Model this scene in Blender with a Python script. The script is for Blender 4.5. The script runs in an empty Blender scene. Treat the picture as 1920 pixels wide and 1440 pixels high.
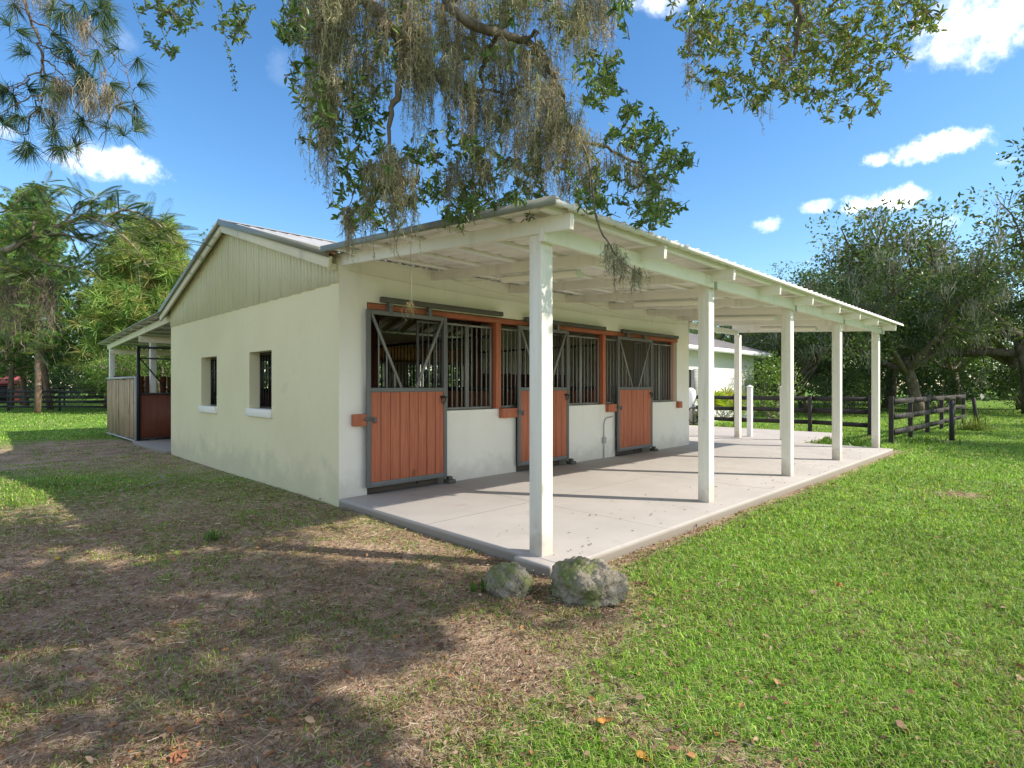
import bpy, bmesh, math, random
import numpy as np
from mathutils import Vector, Matrix

# ------------------------------------------------------------------ camera, sky, sun
S = bpy.context.scene
COL = S.collection
CAM = np.array([-3.495, -6.621, 1.45])
SQ = 2 ** -0.5
FW = np.array([SQ, SQ, 0.0]); RT = np.array([SQ, -SQ, 0.0]); UP = np.array([0, 0, 1.0])
FPX, HOR = 1049.0, 722.8

cd = bpy.data.cameras.new('camera'); cam = bpy.data.objects.new('camera', cd); COL.objects.link(cam)
cam.location = CAM; cam.rotation_euler = (math.pi / 2, 0, -math.pi / 4)
cd.sensor_width = 36.0; cd.lens = FPX / 1920 * 36; cd.shift_y = 2.8 / 1920
cd.clip_start = 0.05; cd.clip_end = 2000
S.camera = cam

SUN_EL = math.radians(38.0)
SUN_H = np.array([0.545, -0.838])                     # horizontal direction towards the sun
SUN_DIR = np.array([SUN_H[0] * math.cos(SUN_EL), SUN_H[1] * math.cos(SUN_EL), math.sin(SUN_EL)])

world = bpy.data.worlds.new("World"); S.world = world; world.use_nodes = True
wn = world.node_tree.nodes; wl = world.node_tree.links; wn.clear()

def wray(px, py):
    v = (px - 960) / FPX * RT + (HOR - py) / FPX * UP + FW
    return v / np.linalg.norm(v)

def wmath(op, a, b=None, c=None, clamp=False):
    n = wn.new('ShaderNodeMath'); n.operation = op; n.use_clamp = clamp
    for i, v in enumerate((a, b, c)):
        if v is None: continue
        if isinstance(v, (int, float)): n.inputs[i].default_value = v
        else: wl.new(v, n.inputs[i])
    return n.outputs[0]

def wdot(vec, c):
    n = wn.new('ShaderNodeVectorMath'); n.operation = 'DOT_PRODUCT'
    wl.new(vec, n.inputs[0]); n.inputs[1].default_value = tuple(float(q) for q in c)
    return n.outputs['Value']

out = wn.new('ShaderNodeOutputWorld'); bg = wn.new('ShaderNodeBackground')
sky = wn.new('ShaderNodeTexSky'); sky.sky_type = 'NISHITA'; sky.sun_disc = False
sky.sun_elevation = SUN_EL; sky.sun_rotation = math.atan2(SUN_H[0], SUN_H[1])
sky.air_density = 1.0; sky.dust_density = 0.3; sky.ozone_density = 2.0
hs = wn.new('ShaderNodeHueSaturation'); hs.inputs['Saturation'].default_value = 1.25; hs.inputs['Value'].default_value = .97
wl.new(sky.outputs[0], hs.inputs['Color'])
tc = wn.new('ShaderNodeTexCoord'); DIRV = tc.outputs['Generated']
nz = wn.new('ShaderNodeTexNoise'); nz.inputs['Scale'].default_value = 17; nz.inputs['Detail'].default_value = 7; nz.inputs['Roughness'].default_value = 0.62
wl.new(DIRV, nz.inputs['Vector'])
nz2 = wn.new('ShaderNodeTexNoise'); nz2.inputs['Scale'].default_value = 55; nz2.inputs['Detail'].default_value = 8; nz2.inputs['Roughness'].default_value = 0.65
wl.new(DIRV, nz2.inputs['Vector'])
nzc = wmath('ADD', wmath('MULTIPLY_ADD', nz.outputs['Fac'], 4.2, -2.1), wmath('MULTIPLY_ADD', nz2.outputs['Fac'], 2.6, -1.3))
mask = None
CLOUDS = [(205, 302, 104, 30, 1.0, .45), (1755, 274, 74, 26, 1.0, .25), (1642, 300, 27, 13, .9, .25), (1655, 376, 64, 25, 1.0, .25),
          (1533, 387, 30, 12, .55, .2), (1440, 420, 26, 15, .6, .2), (1880, 14, 150, 74, .95, .6), (8, 246, 22, 16, .6, .4),
          (215, 72, 30, 30, .14, .5), (1250, 2, 60, 22, .6, .3), (1890, 302, 18, 9, .2, .4), (1760, 420, 40, 16, .22, .3), (530, 130, 24, 32, .07, .5)]
for (px, py, w, h, a, soft) in CLOUDS:
    c = wray(px, py)
    r = np.cross(c, UP); r /= np.linalg.norm(r); u = np.cross(r, c)
    zc = float(c @ FW)
    uu = wmath('MULTIPLY', wdot(DIRV, r), FPX / (w * zc)); vv = wmath('MULTIPLY', wdot(DIRV, u), FPX / (h * zc))
    rr = wmath('ADD', wmath('MULTIPLY', uu, uu), wmath('MULTIPLY', vv, vv))
    front = wmath('GREATER_THAN', wdot(DIRV, c), 0.0)
    m = wmath('ADD', wmath('SUBTRACT', 0.95, rr), nzc)
    mr = wn.new('ShaderNodeMapRange'); mr.interpolation_type = 'SMOOTHSTEP'
    mr.inputs['From Min'].default_value = -0.1 - soft; mr.inputs['From Max'].default_value = 1.0 + soft
    wl.new(m, mr.inputs['Value'])
    m = wmath('MULTIPLY', wmath('MULTIPLY', mr.outputs[0], a), front)
    mask = m if mask is None else wmath('MAXIMUM', mask, m)
# unseen warm cloud overhead and behind the camera, added as fill light for the shade
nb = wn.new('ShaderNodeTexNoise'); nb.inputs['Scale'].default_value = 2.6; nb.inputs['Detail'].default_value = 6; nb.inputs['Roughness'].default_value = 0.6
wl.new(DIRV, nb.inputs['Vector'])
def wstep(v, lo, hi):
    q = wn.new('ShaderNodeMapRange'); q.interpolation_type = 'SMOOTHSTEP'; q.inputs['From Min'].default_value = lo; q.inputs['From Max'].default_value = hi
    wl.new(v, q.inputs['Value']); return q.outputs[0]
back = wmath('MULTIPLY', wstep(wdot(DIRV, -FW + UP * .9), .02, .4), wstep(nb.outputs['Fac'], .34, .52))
mixc = wn.new('ShaderNodeMix'); mixc.data_type = 'RGBA'
wl.new(mask, mixc.inputs['Factor']); wl.new(hs.outputs[0], mixc.inputs['A'])
shade = wn.new('ShaderNodeMix'); shade.data_type = 'RGBA'; shade.inputs['A'].default_value = (6.6, 7.1, 8.0, 1); shade.inputs['B'].default_value = (10.6, 10.3, 9.9, 1)
wl.new(wstep(wmath('ADD', wmath('MULTIPLY', mask, .55), wmath('MULTIPLY', nz2.outputs['Fac'], .6)), .45, .85), shade.inputs['Factor']); wl.new(shade.outputs['Result'], mixc.inputs['B'])
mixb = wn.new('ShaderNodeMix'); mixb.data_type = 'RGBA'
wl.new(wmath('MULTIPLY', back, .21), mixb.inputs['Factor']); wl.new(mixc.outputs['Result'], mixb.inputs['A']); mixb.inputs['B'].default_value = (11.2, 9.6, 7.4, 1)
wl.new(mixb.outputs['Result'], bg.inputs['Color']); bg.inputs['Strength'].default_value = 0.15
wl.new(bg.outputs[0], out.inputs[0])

sd = bpy.data.lights.new('sun', 'SUN'); sd.energy = 4.3; sd.angle = math.radians(0.5); sd.color = (1.0, 0.91, 0.78)
sun = bpy.data.objects.new('sun', sd); COL.objects.link(sun); sun.location = (10, -16, 20)
sun.rotation_euler = Vector([-float(q) for q in SUN_DIR]).to_track_quat('-Z', 'Y').to_euler()

S.view_settings.view_transform = 'Standard'; S.view_settings.look = 'None'
S.view_settings.gamma = 1.0; S.view_settings.use_curve_mapping = False
S.view_settings.exposure = 0.7
S.cycles.max_bounces = 8; S.cycles.diffuse_bounces = 7; S.cycles.transparent_max_bounces = 8
S.cycles.use_denoising = True

rng = np.random.default_rng(7)
random.seed(7)

# ------------------------------------------------------------------ helpers
def W(px, py, d):
    """a point seen along one line of sight at its real distance d"""
    return CAM + d * ((px - 960) / FPX * RT + (HOR - py) / FPX * UP + FW)

def LD(lat, d, z):
    return np.array([CAM[0] + lat * RT[0] + d * FW[0], CAM[1] + lat * RT[1] + d * FW[1], z])

def hash2(i, j, s):
    n = (i * 374761393 + j * 668265263 + s * 974634777) & 0x7fffffff
    n = ((n ^ (n >> 13)) * 1274126177) & 0x7fffffff
    return ((n ^ (n >> 16)) & 0xffff) / 65535.0

def vnoise(x, y, s=0):
    x = np.asarray(x, float); y = np.asarray(y, float)
    i = np.floor(x).astype(np.int64); j = np.floor(y).astype(np.int64)
    fx = x - i; fy = y - j; fx = fx * fx * (3 - 2 * fx); fy = fy * fy * (3 - 2 * fy)
    a = hash2(i, j, s); b = hash2(i + 1, j, s); c = hash2(i, j + 1, s); d = hash2(i + 1, j + 1, s)
    return (a * (1 - fx) + b * fx) * (1 - fy) + (c * (1 - fx) + d * fx) * fy

def fnoise(x, y, s=0, o=4):
    t = 0; a = 0.5; n = 0
    for k in range(o):
        t = t + a * vnoise(x * 2 ** k + 17.3 * k, y * 2 ** k - 9.1 * k, s + k); n += a; a *= 0.55
    return t / n

def norm(v):
    return v / np.maximum(np.linalg.norm(v, axis=-1, keepdims=True), 1e-9)

def tag(o, label=None, cat=None, group=None, kind=None):
    if label: o['label'] = label
    if cat: o['category'] = cat
    if group: o['group'] = group
    if kind: o['kind'] = kind
    return o

def empty(name, loc=(0, 0, 0)):
    o = bpy.data.objects.new(name, None); COL.objects.link(o); o.location = tuple(float(q) for q in loc); o.empty_display_size = 0.2
    return o

class MB:
    def __init__(s): s.v = []; s.f = []; s.c = []; s.n = 0
    def add(s, V, F, col=None):
        V = np.asarray(V, float).reshape(-1, 3); F = np.asarray(F, np.int64).reshape(-1, 4)
        s.v.append(V); s.f.append(F + s.n); s.n += len(V)
        c = np.ones((len(V), 3)) if col is None else np.broadcast_to(np.asarray(col, float), (len(V), 3))
        s.c.append(c); return s
    def box(s, x0, x1, y0, y1, z0, z1, col=None):
        V = [(x0, y0, z0), (x1, y0, z0), (x1, y1, z0), (x0, y1, z0), (x0, y0, z1), (x1, y0, z1), (x1, y1, z1), (x0, y1, z1)]
        return s.add(V, [(0, 3, 2, 1), (4, 5, 6, 7), (0, 1, 5, 4), (1, 2, 6, 5), (2, 3, 7, 6), (3, 0, 4, 7)], col)
    def bar(s, p, q, w, h, up=(0, 0, 1), col=None):
        p = np.array(p, float); q = np.array(q, float); t = norm(q - p); up = np.array(up, float)
        a = np.cross(t, up); a = norm(a) * w / 2; b = norm(np.cross(a, t)) * h / 2
        V = [p - a - b, p + a - b, p + a + b, p - a + b, q - a - b, q + a - b, q + a + b, q - a + b]
        return s.add(V, [(0, 1, 2, 3), (4, 7, 6, 5), (0, 4, 5, 1), (1, 5, 6, 2), (2, 6, 7, 3), (3, 7, 4, 0)], col)
    def tube(s, P, R, k=7, col=None, cap=True):
        P = np.array(P, float); n = len(P); R = np.broadcast_to(np.asarray(R, float), (n,))
        T = norm(np.gradient(P, axis=0)); ref = np.array([0.31, 0.2, 0.93])
        A = norm(np.cross(T, ref)); B = np.cross(T, A)
        an = np.linspace(0, 2 * np.pi, k, endpoint=False)
        V = P[:, None] + R[:, None, None] * (np.cos(an)[None, :, None] * A[:, None] + np.sin(an)[None, :, None] * B[:, None])
        F = []
        for i in range(n - 1):
            for j in range(k):
                j2 = (j + 1) % k; F.append((i * k + j, i * k + j2, (i + 1) * k + j2, (i + 1) * k + j))
        V = V.reshape(-1, 3)
        if cap:
            b = len(V); V = np.vstack([V, P[:1], P[-1:]])
            for j in range(0, k - 1, 2):
                F.append((b, (j + 2) % k, j + 1, j)); e = (n - 1) * k; F.append((b + 1, e + j, e + j + 1, e + (j + 2) % k))
            if k % 2: F.append((b, 0, k - 1, k - 1)) if False else None
        return s.add(V, F, col)
    def strips(s, P, SD, WD, col=None):
        """P [N,K,3] centre lines, SD [N,3] side vectors, WD [N,K] widths -> ribbons"""
        N, K, _ = P.shape
        if SD.ndim == 2: SD = SD[:, None, :]
        L = P - SD * WD[..., None] / 2; R = P + SD * WD[..., None] / 2
        V = np.stack([L, R], 2).reshape(-1, 3)
        base = (np.arange(N) * K * 2)[:, None] + (np.arange(K - 1) * 2)[None]
        F = np.stack([base, base + 1, base + 3, base + 2], -1).reshape(-1, 4)
        c = None if col is None else np.repeat(np.asarray(col).reshape(N, 3), K * 2, 0)
        return s.add(V, F, c)
    def leaves(s, C, D, Nn, L, Wd, col=None, fold=0.18, simple=False):
        D = norm(D); Sd = norm(np.cross(D, Nn)); U = np.cross(Sd, D)
        L = np.broadcast_to(np.asarray(L, float), (len(C),))[:, None]; Wd = np.broadcast_to(np.asarray(Wd, float), (len(C),))[:, None]
        n = len(C)
        if simple:
            V = np.stack([C, C + D * L * .5 + Sd * Wd * .5 + U * Wd * fold, C + D * L, C + D * L * .5 - Sd * Wd * .5 + U * Wd * fold], 1)
            F = (np.arange(n) * 4)[:, None] + np.array([0, 1, 2, 3]); k = 4
        else:
            V = np.stack([C, C + D * L * .38 + Sd * Wd * .46 + U * Wd * fold, C + D * L * .72 + Sd * Wd * .40 + U * Wd * fold * .8, C + D * L - U * L * .06,
                          C + D * L * .72 - Sd * Wd * .40 + U * Wd * fold * .8, C + D * L * .38 - Sd * Wd * .46 + U * Wd * fold], 1)
            b = (np.arange(n) * 6)[:, None]
            F = np.concatenate([b + np.array([0, 1, 2, 3]), b + np.array([0, 3, 4, 5])]); k = 6
        c = None if col is None else np.repeat(np.broadcast_to(np.asarray(col, float), (n, 3)), k, 0)
        return s.add(V.reshape(-1, 3), F.reshape(-1, 4), c)
    def mesh(s, name, mat, smooth=False, colors=False):
        V = np.vstack(s.v); F = np.vstack(s.f)
        me = bpy.data.meshes.new(name)
        me.vertices.add(len(V)); me.vertices.foreach_set('co', V.astype(np.float32).ravel())
        me.loops.add(F.size); me.loops.foreach_set('vertex_index', F.astype(np.int32).ravel())
        me.polygons.add(len(F)); me.polygons.foreach_set('loop_start', (np.arange(len(F)) * 4).astype(np.int32))
        me.polygons.foreach_set('loop_total', np.full(len(F), 4, np.int32))
        if colors:
            a = me.color_attributes.new('Col', 'FLOAT_COLOR', 'POINT')
            c = np.vstack(s.c); a.data.foreach_set('color', np.hstack([c, np.ones((len(c), 1))]).astype(np.float32).ravel())
        me.update(calc_edges=True)
        if smooth: me.polygons.foreach_set('use_smooth', np.ones(len(F), bool))
        me.materials.append(mat); return me
    def build(s, name, mat, parent=None, smooth=False, colors=False, bevel=0, loc=None):
        o = bpy.data.objects.new(name, s.mesh(name, mat, smooth, colors)); COL.objects.link(o)
        if parent: o.parent = parent
        if loc is not None: o.location = tuple(float(q) for q in loc)
        if bevel:
            b = o.modifiers.new('bevel', 'BEVEL'); b.width = bevel; b.segments = 2; b.limit_method = 'ANGLE'; b.angle_limit = math.radians(50)
        return o

def copy_tree(o, parent=None):
    c = o.copy(); COL.objects.link(c)
    if parent: c.parent = parent
    for ch in list(o.children): copy_tree(ch, c)
    return c

def wall(mb, axis, t0, t1, u0, u1, v0, v1, holes):
    """a wall slab with rectangular holes; axis 'x': faces at x=t0,t1, u along y; axis 'y': faces at y=t0,t1, u along x"""
    us = sorted({u0, u1} | {h[0] for h in holes} | {h[1] for h in holes}); vs = sorted({v0, v1} | {h[2] for h in holes} | {h[3] for h in holes})
    us = [q for q in us if u0 <= q <= u1]; vs = [q for q in vs if v0 <= q <= v1]
    def P(t, u, v): return (t, u, v) if axis == 'x' else (u, t, v)
    def solid(i, j):
        if i < 0 or j < 0 or i >= len(us) - 1 or j >= len(vs) - 1: return False
        cu = (us[i] + us[i + 1]) / 2; cv = (vs[j] + vs[j + 1]) / 2
        return not any(h[0] < cu < h[1] and h[2] < cv < h[3] for h in holes)
    for i in range(len(us) - 1):
        for j in range(len(vs) - 1):
            if not solid(i, j): continue
            a, b, c, d = us[i], us[i + 1], vs[j], vs[j + 1]
            for t in (t0, t1): mb.add([P(t, a, c), P(t, b, c), P(t, b, d), P(t, a, d)], [(0, 1, 2, 3)])
            if not solid(i - 1, j): mb.add([P(t0, a, c), P(t1, a, c), P(t1, a, d), P(t0, a, d)], [(0, 1, 2, 3)])
            if not solid(i + 1, j): mb.add([P(t0, b, c), P(t1, b, c), P(t1, b, d), P(t0, b, d)], [(0, 1, 2, 3)])
            if not solid(i, j - 1): mb.add([P(t0, a, c), P(t1, a, c), P(t1, b, c), P(t0, b, c)], [(0, 1, 2, 3)])
            if not solid(i, j + 1): mb.add([P(t0, a, d), P(t1, a, d), P(t1, b, d), P(t0, b, d)], [(0, 1, 2, 3)])
    return mb

# ------------------------------------------------------------------ materials
class Mat:
    def __init__(s, name, rough=0.7, spec=0.35, metal=0.0):
        s.m = bpy.data.materials.new(name); s.m.use_nodes = True; s.n = s.m.node_tree.nodes; s.l = s.m.node_tree.links
        s.p = s.n['Principled BSDF']; s.p.inputs['Roughness'].default_value = rough
        s.p.inputs['Specular IOR Level'].default_value = spec; s.p.inputs['Metallic'].default_value = metal
        s.geo = s.n.new('ShaderNodeNewGeometry'); s.pos = s.geo.outputs['Position']
    def noise(s, scale, detail=4, rough=0.55, stretch=None, off=0.0):
        n = s.n.new('ShaderNodeTexNoise'); n.inputs['Scale'].default_value = scale; n.inputs['Detail'].default_value = detail; n.inputs['Roughness'].default_value = rough
        v = s.n.new('ShaderNodeMapping'); v.inputs['Scale'].default_value = stretch or (1, 1, 1); v.inputs['Location'].default_value = (off, off * .7, off * 1.3)
        s.l.new(s.pos, v.inputs['Vector']); s.l.new(v.outputs[0], n.inputs['Vector']); return n.outputs['Fac']
    def ramp(s, val, lo, hi):
        r = s.n.new('ShaderNodeMapRange'); r.interpolation_type = 'SMOOTHSTEP'; r.inputs['From Min'].default_value = lo; r.inputs['From Max'].default_value = hi
        s.l.new(val, r.inputs['Value']); return r.outputs[0]
    def math(s, op, a, b=0.0):
        n = s.n.new('ShaderNodeMath'); n.operation = op
        for i, v in enumerate((a, b)):
            if isinstance(v, (int, float)): n.inputs[i].default_value = v
            else: s.l.new(v, n.inputs[i])
        return n.outputs[0]
    def mix(s, fac, a, b, blend='MIX'):
        n = s.n.new('ShaderNodeMix'); n.data_type = 'RGBA'; n.blend_type = blend
        for k, v in (('Factor', fac), ('A', a), ('B', b)):
            if isinstance(v, (int, float)): n.inputs[k].default_value = v
            elif isinstance(v, tuple): n.inputs[k].default_value = (*v, 1) if len(v) == 3 else v
            else: s.l.new(v, n.inputs[k])
        return n.outputs['Result']
    def col(s, c):
        if isinstance(c, tuple): s.p.inputs['Base Color'].default_value = (*c, 1)
        else: s.l.new(c, s.p.inputs['Base Color'])
    def bump(s, h, strength=0.3, dist=0.01):
        b = s.n.new('ShaderNodeBump'); b.inputs['Strength'].default_value = strength; b.inputs['Distance'].default_value = dist
        s.l.new(h, b.inputs['Height']); s.l.new(b.outputs[0], s.p.inputs['Normal'])
    def z(s):
        x = s.n.new('ShaderNodeSeparateXYZ'); s.l.new(s.pos, x.inputs[0]); return x.outputs['Z']
    def attr(s):
        a = s.n.new('ShaderNodeAttribute'); a.attribute_name = 'Col'; return a.outputs['Color']

def paint(name, c, rough=0.6, var=0.12, dirt=0.0, streak=True, bump=0.12, bscale=60, dirtcol=(.12, .11, .075)):
    m = Mat(name, rough); n1 = m.noise(1.3, 5); n2 = m.noise(9, 4, off=3)
    c2 = tuple(q * (1 - var) for q in c)
    k = m.mix(m.ramp(n1, .3, .7), c, c2); k = m.mix(m.math('MULTIPLY', m.ramp(n2, .55, .8), .35), k, tuple(q * (1 - 1.7 * var) for q in c))
    if dirt:
        st = m.noise(5, 5, .6, (1.0, 1.0, .12), 5) if streak else m.noise(5, 5)
        k = m.mix(m.math('MULTIPLY', m.ramp(st, .52, .8), dirt), k, dirtcol)
    m.col(k); m.bump(m.noise(bscale, 3), bump, .004); return m.m

def wood(name, c, c2, axis=2, rough=0.6, knots=False, grain=1.0):
    m = Mat(name, rough); st = [14, 14, 14]; st[axis] = .8
    g = m.noise(2.2, 5, .6, tuple(st)); b = m.noise(.9, 2, off=7)
    k = m.mix(m.math('MULTIPLY', m.ramp(g, .35, .7), grain), c, c2); k = m.mix(m.math('MULTIPLY', m.ramp(b, .4, .75), .45), k, tuple(q * .72 for q in c))
    if knots:
        kn = m.noise(5.5, 1.5, .4, (1, 1, .8), 11); k = m.mix(m.math('MULTIPLY', m.ramp(kn, .70, .76), .6), k, tuple(q * .35 for q in c))
    m.col(k); m.bump(g, .25, .004); return m.m

def post_paint():
    m = Mat('white_post_paint', .55); c = (.85, .82, .75)
    g = m.noise(3, 5, .6, (6, 6, .5)); n2 = m.noise(9, 4, off=3)
    k = m.mix(m.ramp(g, .35, .75), c, (.76, .72, .63)); k = m.mix(m.math('MULTIPLY', m.ramp(n2, .58, .75), .4), k, (.60, .56, .46))
    low = m.ramp(m.math('SUBTRACT', m.z(), m.math('MULTIPLY', m.noise(8, 4, off=5), .5)), .12, -.28)
    k = m.mix(m.math('MULTIPLY', low, .6), k, (.36, .31, .24)); m.col(k); m.bump(g, .25, .004); return m.m

def leafmat(name, trans=0.35, rough=0.45, spec=.3, tint=(1.0, 1.0, 0.55)):
    m = Mat(name, rough, spec); a = m.attr(); m.col(a)
    t = m.n.new('ShaderNodeBsdfTranslucent'); m.l.new(m.mix(1.0, a, tint, 'MULTIPLY'), t.inputs['Color'])
    x = m.n.new('ShaderNodeMixShader'); x.inputs[0].default_value = trans
    o = m.n['Material Output']; m.l.new(m.p.outputs[0], x.inputs[1]); m.l.new(t.outputs[0], x.inputs[2]); m.l.new(x.outputs[0], o.inputs[0])
    return m.m

def bark(name, c, c2):
    m = Mat(name, .9, .15); g = m.noise(7, 6, .65, (1.6, 1.6, .35)); l = m.noise(2.3, 4, off=4)
    k = m.mix(m.ramp(g, .35, .65), c, c2); k = m.mix(m.math('MULTIPLY', m.ramp(l, .55, .7), .5), k, (.33, .33, .30))
    m.col(k); m.bump(g, .8, .03); return m.m

def gable_paint():
    m = Mat('cream_wall_paint', .75, .2); c = (.79, .725, .48)
    n1 = m.noise(.9, 5); n2 = m.noise(7, 5, off=2)
    k = m.mix(m.ramp(n1, .3, .75), c, (.745, .675, .44)); k = m.mix(m.math('MULTIPLY', m.ramp(n2, .55, .8), .3), k, (.62, .57, .37))
    z = m.z(); nn = m.math('MULTIPLY', m.noise(3.2, 5, off=9), 1.1)
    low = m.ramp(m.math('SUBTRACT', m.math('ADD', z, 0.0), m.math('SUBTRACT', nn, .35)), .35, -.25)
    k = m.mix(m.math('MULTIPLY', low, .38), k, (.33, .34, .25))
    bl = m.math('MULTIPLY', m.ramp(m.noise(2.1, 3, off=21), .66, .74), .16); k = m.mix(bl, k, (.40, .42, .31))
    m.col(k); m.bump(m.noise(45, 4), .25, .006); return m.m

M = {}
M['gable'] = gable_paint()
M['siding'] = paint('cream_siding_paint', (.77, .735, .53), .7, .06, .34, dirtcol=(.25, .21, .11))
def wall_paint():
    m = Mat('white_wall_paint', .65); c = (.87, .835, .76); n1 = m.noise(1.1, 5); n2 = m.noise(8, 5, off=3); st = m.noise(4, 5, .6, (1.5, 1.5, .14), 5)
    k = m.mix(m.ramp(n1, .3, .7), c, (.82, .785, .705)); k = m.mix(m.math('MULTIPLY', m.ramp(n2, .56, .78), .3), k, (.74, .70, .61)); k = m.mix(m.math('MULTIPLY', m.ramp(st, .55, .8), .22), k, (.52, .47, .37))
    low = m.ramp(m.math('SUBTRACT', m.z(), m.math('MULTIPLY', m.noise(5, 5, off=5), .6)), .12, -.32); k = m.mix(m.math('MULTIPLY', low, .45), k, (.42, .37, .29))
    m.col(k); m.bump(m.noise(50, 4), .25, .005); return m.m
M['white'] = wall_paint()
M['white_trim'] = paint('white_wood_paint', (.86, .83, .765), .55, .07, .28, bump=.1)
M['cream_trim'] = paint('cream_trim_paint', (.76, .71, .54), .6, .10, .4)
M['post'] = post_paint()
M['ceil'] = paint('white_underside_paint', (.90, .875, .83), .6, .06, .15, streak=False)
M['red_wood'] = wood('red_brown_plank', (.50, .158, .08), (.37, .107, .056), 2, .55, True)
M['red_beam'] = wood('red_brown_beam', (.43, .135, .07), (.31, .09, .05), 0, .55)
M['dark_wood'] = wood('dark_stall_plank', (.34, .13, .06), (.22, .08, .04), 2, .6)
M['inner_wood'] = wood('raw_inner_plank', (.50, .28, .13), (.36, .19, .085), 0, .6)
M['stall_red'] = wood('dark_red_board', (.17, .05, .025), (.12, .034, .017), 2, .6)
M['old_plank'] = wood('weathered_plank', (.60, .45, .28), (.24, .17, .10), 2, .85, True)
M['steel'] = paint('grey_steel_paint', (.155, .16, .16), .45, .15, .2, bump=.05)
M['steel_light'] = paint('worn_bar_steel', (.27, .27, .26), .45, .2, .2, bump=.05)
M['black_steel'] = paint('black_steel_paint', (.02, .02, .022), .45, .2, 0)
M['track'] = paint('olive_grey_track', (.095, .095, .08), .5, .2, .2)
M['drip'] = paint('grey_green_metal_trim', (.26, .27, .225), .45, .15, .35)
M['roof_metal'] = paint('galvanised_roof', (.56, .56, .55), .42, .18, .4, streak=False)
M['brown_fence'] = wood('dark_brown_fence_board', (.05, .043, .04), (.03, .026, .024), 0, .75)
M['black_fence'] = wood('black_fence_board', (.035, .035, .04), (.02, .02, .022), 0, .7)
M['shingle'] = paint('grey_shingle', (.20, .185, .175), .85, .25, .2, bump=.6, bscale=25)
M['lens'] = paint('white_lamp_lens', (.86, .83, .72), .35, .04, 0)
M['oak_bark'] = bark('oak_bark', (.20, .165, .125), (.10, .08, .062))
M['pine_bark'] = bark('pine_bark', (.25, .17, .125), (.11, .075, .055))
M['pale_bark'] = bark('pale_bark', (.36, .31, .25), (.22, .185, .15))
M['leaf'] = leafmat('oak_leaf', .33, .38, .4)
M['needle'] = leafmat('pine_needle', .32, .5, .3, (1, 1, .7))
M['grass'] = leafmat('grass_blade', .42, .5, .3, (1.0, 1.0, .45))
M['litter'] = leafmat('dry_litter', .12, .75, .15, (1, .8, .5))
M['moss'] = leafmat('grey_moss', .25, .95, .05, (1.0, .95, .75))
M['white_plastic'] = paint('white_plastic', (.78, .79, .80), .4, .04, .1)
M['rubber'] = paint('black_rubber', (.02, .02, .02), .6, .1, 0)
M['grey_metal'] = paint('grey_box_metal', (.42, .43, .42), .45, .1, .2)
M['red_shed'] = paint('faded_red_paint', (.42, .10, .09), .6, .15, .2)

def concrete():
    m = Mat('concrete', .8, .25); n1 = m.noise(.8, 6, .6); n2 = m.noise(4.5, 6, .6, off=3); n3 = m.noise(2.0, 3, off=8)
    k = m.mix(m.ramp(n1, .3, .7), (.445, .415, .39), (.39, .365, .34)); k = m.mix(m.math('MULTIPLY', m.ramp(n2, .52, .72), .55), k, (.38, .35, .315))
    k = m.mix(m.math('MULTIPLY', m.ramp(n3, .60, .72), .4), k, (.33, .285, .245))
    z = m.z(); k = m.mix(m.math('MULTIPLY', m.ramp(z, -.012, -.05), .8), k, (.21, .18, .14))
    m.col(k); m.bump(m.noise(38, 5), .25, .004); return m.m
M['concrete'] = concrete()

def groundmat():
    m = Mat('ground_soil_and_turf', .95, .1); a = m.n.new('ShaderNodeAttribute'); a.attribute_name = 'Col'
    sp = m.n.new('ShaderNodeSeparateColor'); m.l.new(a.outputs['Color'], sp.inputs[0]); dirt = sp.outputs['Red']
    n1 = m.noise(2.2, 6, .62); n2 = m.noise(14, 5, .6, off=4); n3 = m.noise(.25, 4, off=6); n4 = m.noise(60, 3, off=2)
    sand = m.mix(m.ramp(n1, .3, .7), (.46, .34, .25), (.25, .17, .115)); sand = m.mix(m.math('MULTIPLY', m.ramp(n2, .5, .75), .6), sand, (.17, .11, .07))
    sand = m.mix(m.math('MULTIPLY', m.ramp(n4, .55, .7), .35), sand, (.52, .44, .37))
    gr = m.mix(m.ramp(n2, .3, .7), (.11, .22, .035), (.17, .29, .05)); gr = m.mix(m.math('MULTIPLY', m.ramp(n3, .4, .7), .5), gr, (.18, .25, .06))
    gr = m.mix(m.math('MULTIPLY', m.ramp(n4, .5, .75), .5), gr, (.06, .10, .022))
    f = m.ramp(m.math('ADD', dirt, m.math('MULTIPLY', m.math('SUBTRACT', n2, .5), .9)), .3, .6)
    m.col(m.mix(f, gr, sand)); m.bump(m.math('ADD', n2, m.math('MULTIPLY', n4, .5)), .7, .03); return m.m
M['ground'] = groundmat()

def rockmat():
    m = Mat('mossy_limestone', .9, .15); n1 = m.noise(9, 6, .65); n2 = m.noise(24, 5, .6, off=3); n3 = m.noise(5, 4, off=6)
    k = m.mix(m.ramp(n1, .3, .7), (.36, .325, .26), (.17, .15, .115)); k = m.mix(m.math('MULTIPLY', m.ramp(n2, .55, .7), .6), k, (.10, .085, .065))
    m.col(m.mix(m.math('MULTIPLY', m.ramp(n3, .45, .6), .7), k, (.16, .20, .045))); m.bump(m.math('ADD', n1, n2), .9, .03); return m.m
M['rock'] = rockmat()

# ------------------------------------------------------------------ ground
def ldc(x, y):
    dx = x - CAM[0]; dy = y - CAM[1]
    return dx * RT[0] + dy * RT[1], dx * FW[0] + dy * FW[1]

def ground_z(x, y):
    z = -0.105 + 0.035 * (fnoise(x * .35, y * .35, 3) - .5) + 0.02 * (fnoise(x * 1.7, y * 1.7, 5) - .5)
    dist = np.hypot(x - 4, y - 2)
    return z + np.clip(dist - 22, 0, 100) * .0005

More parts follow.
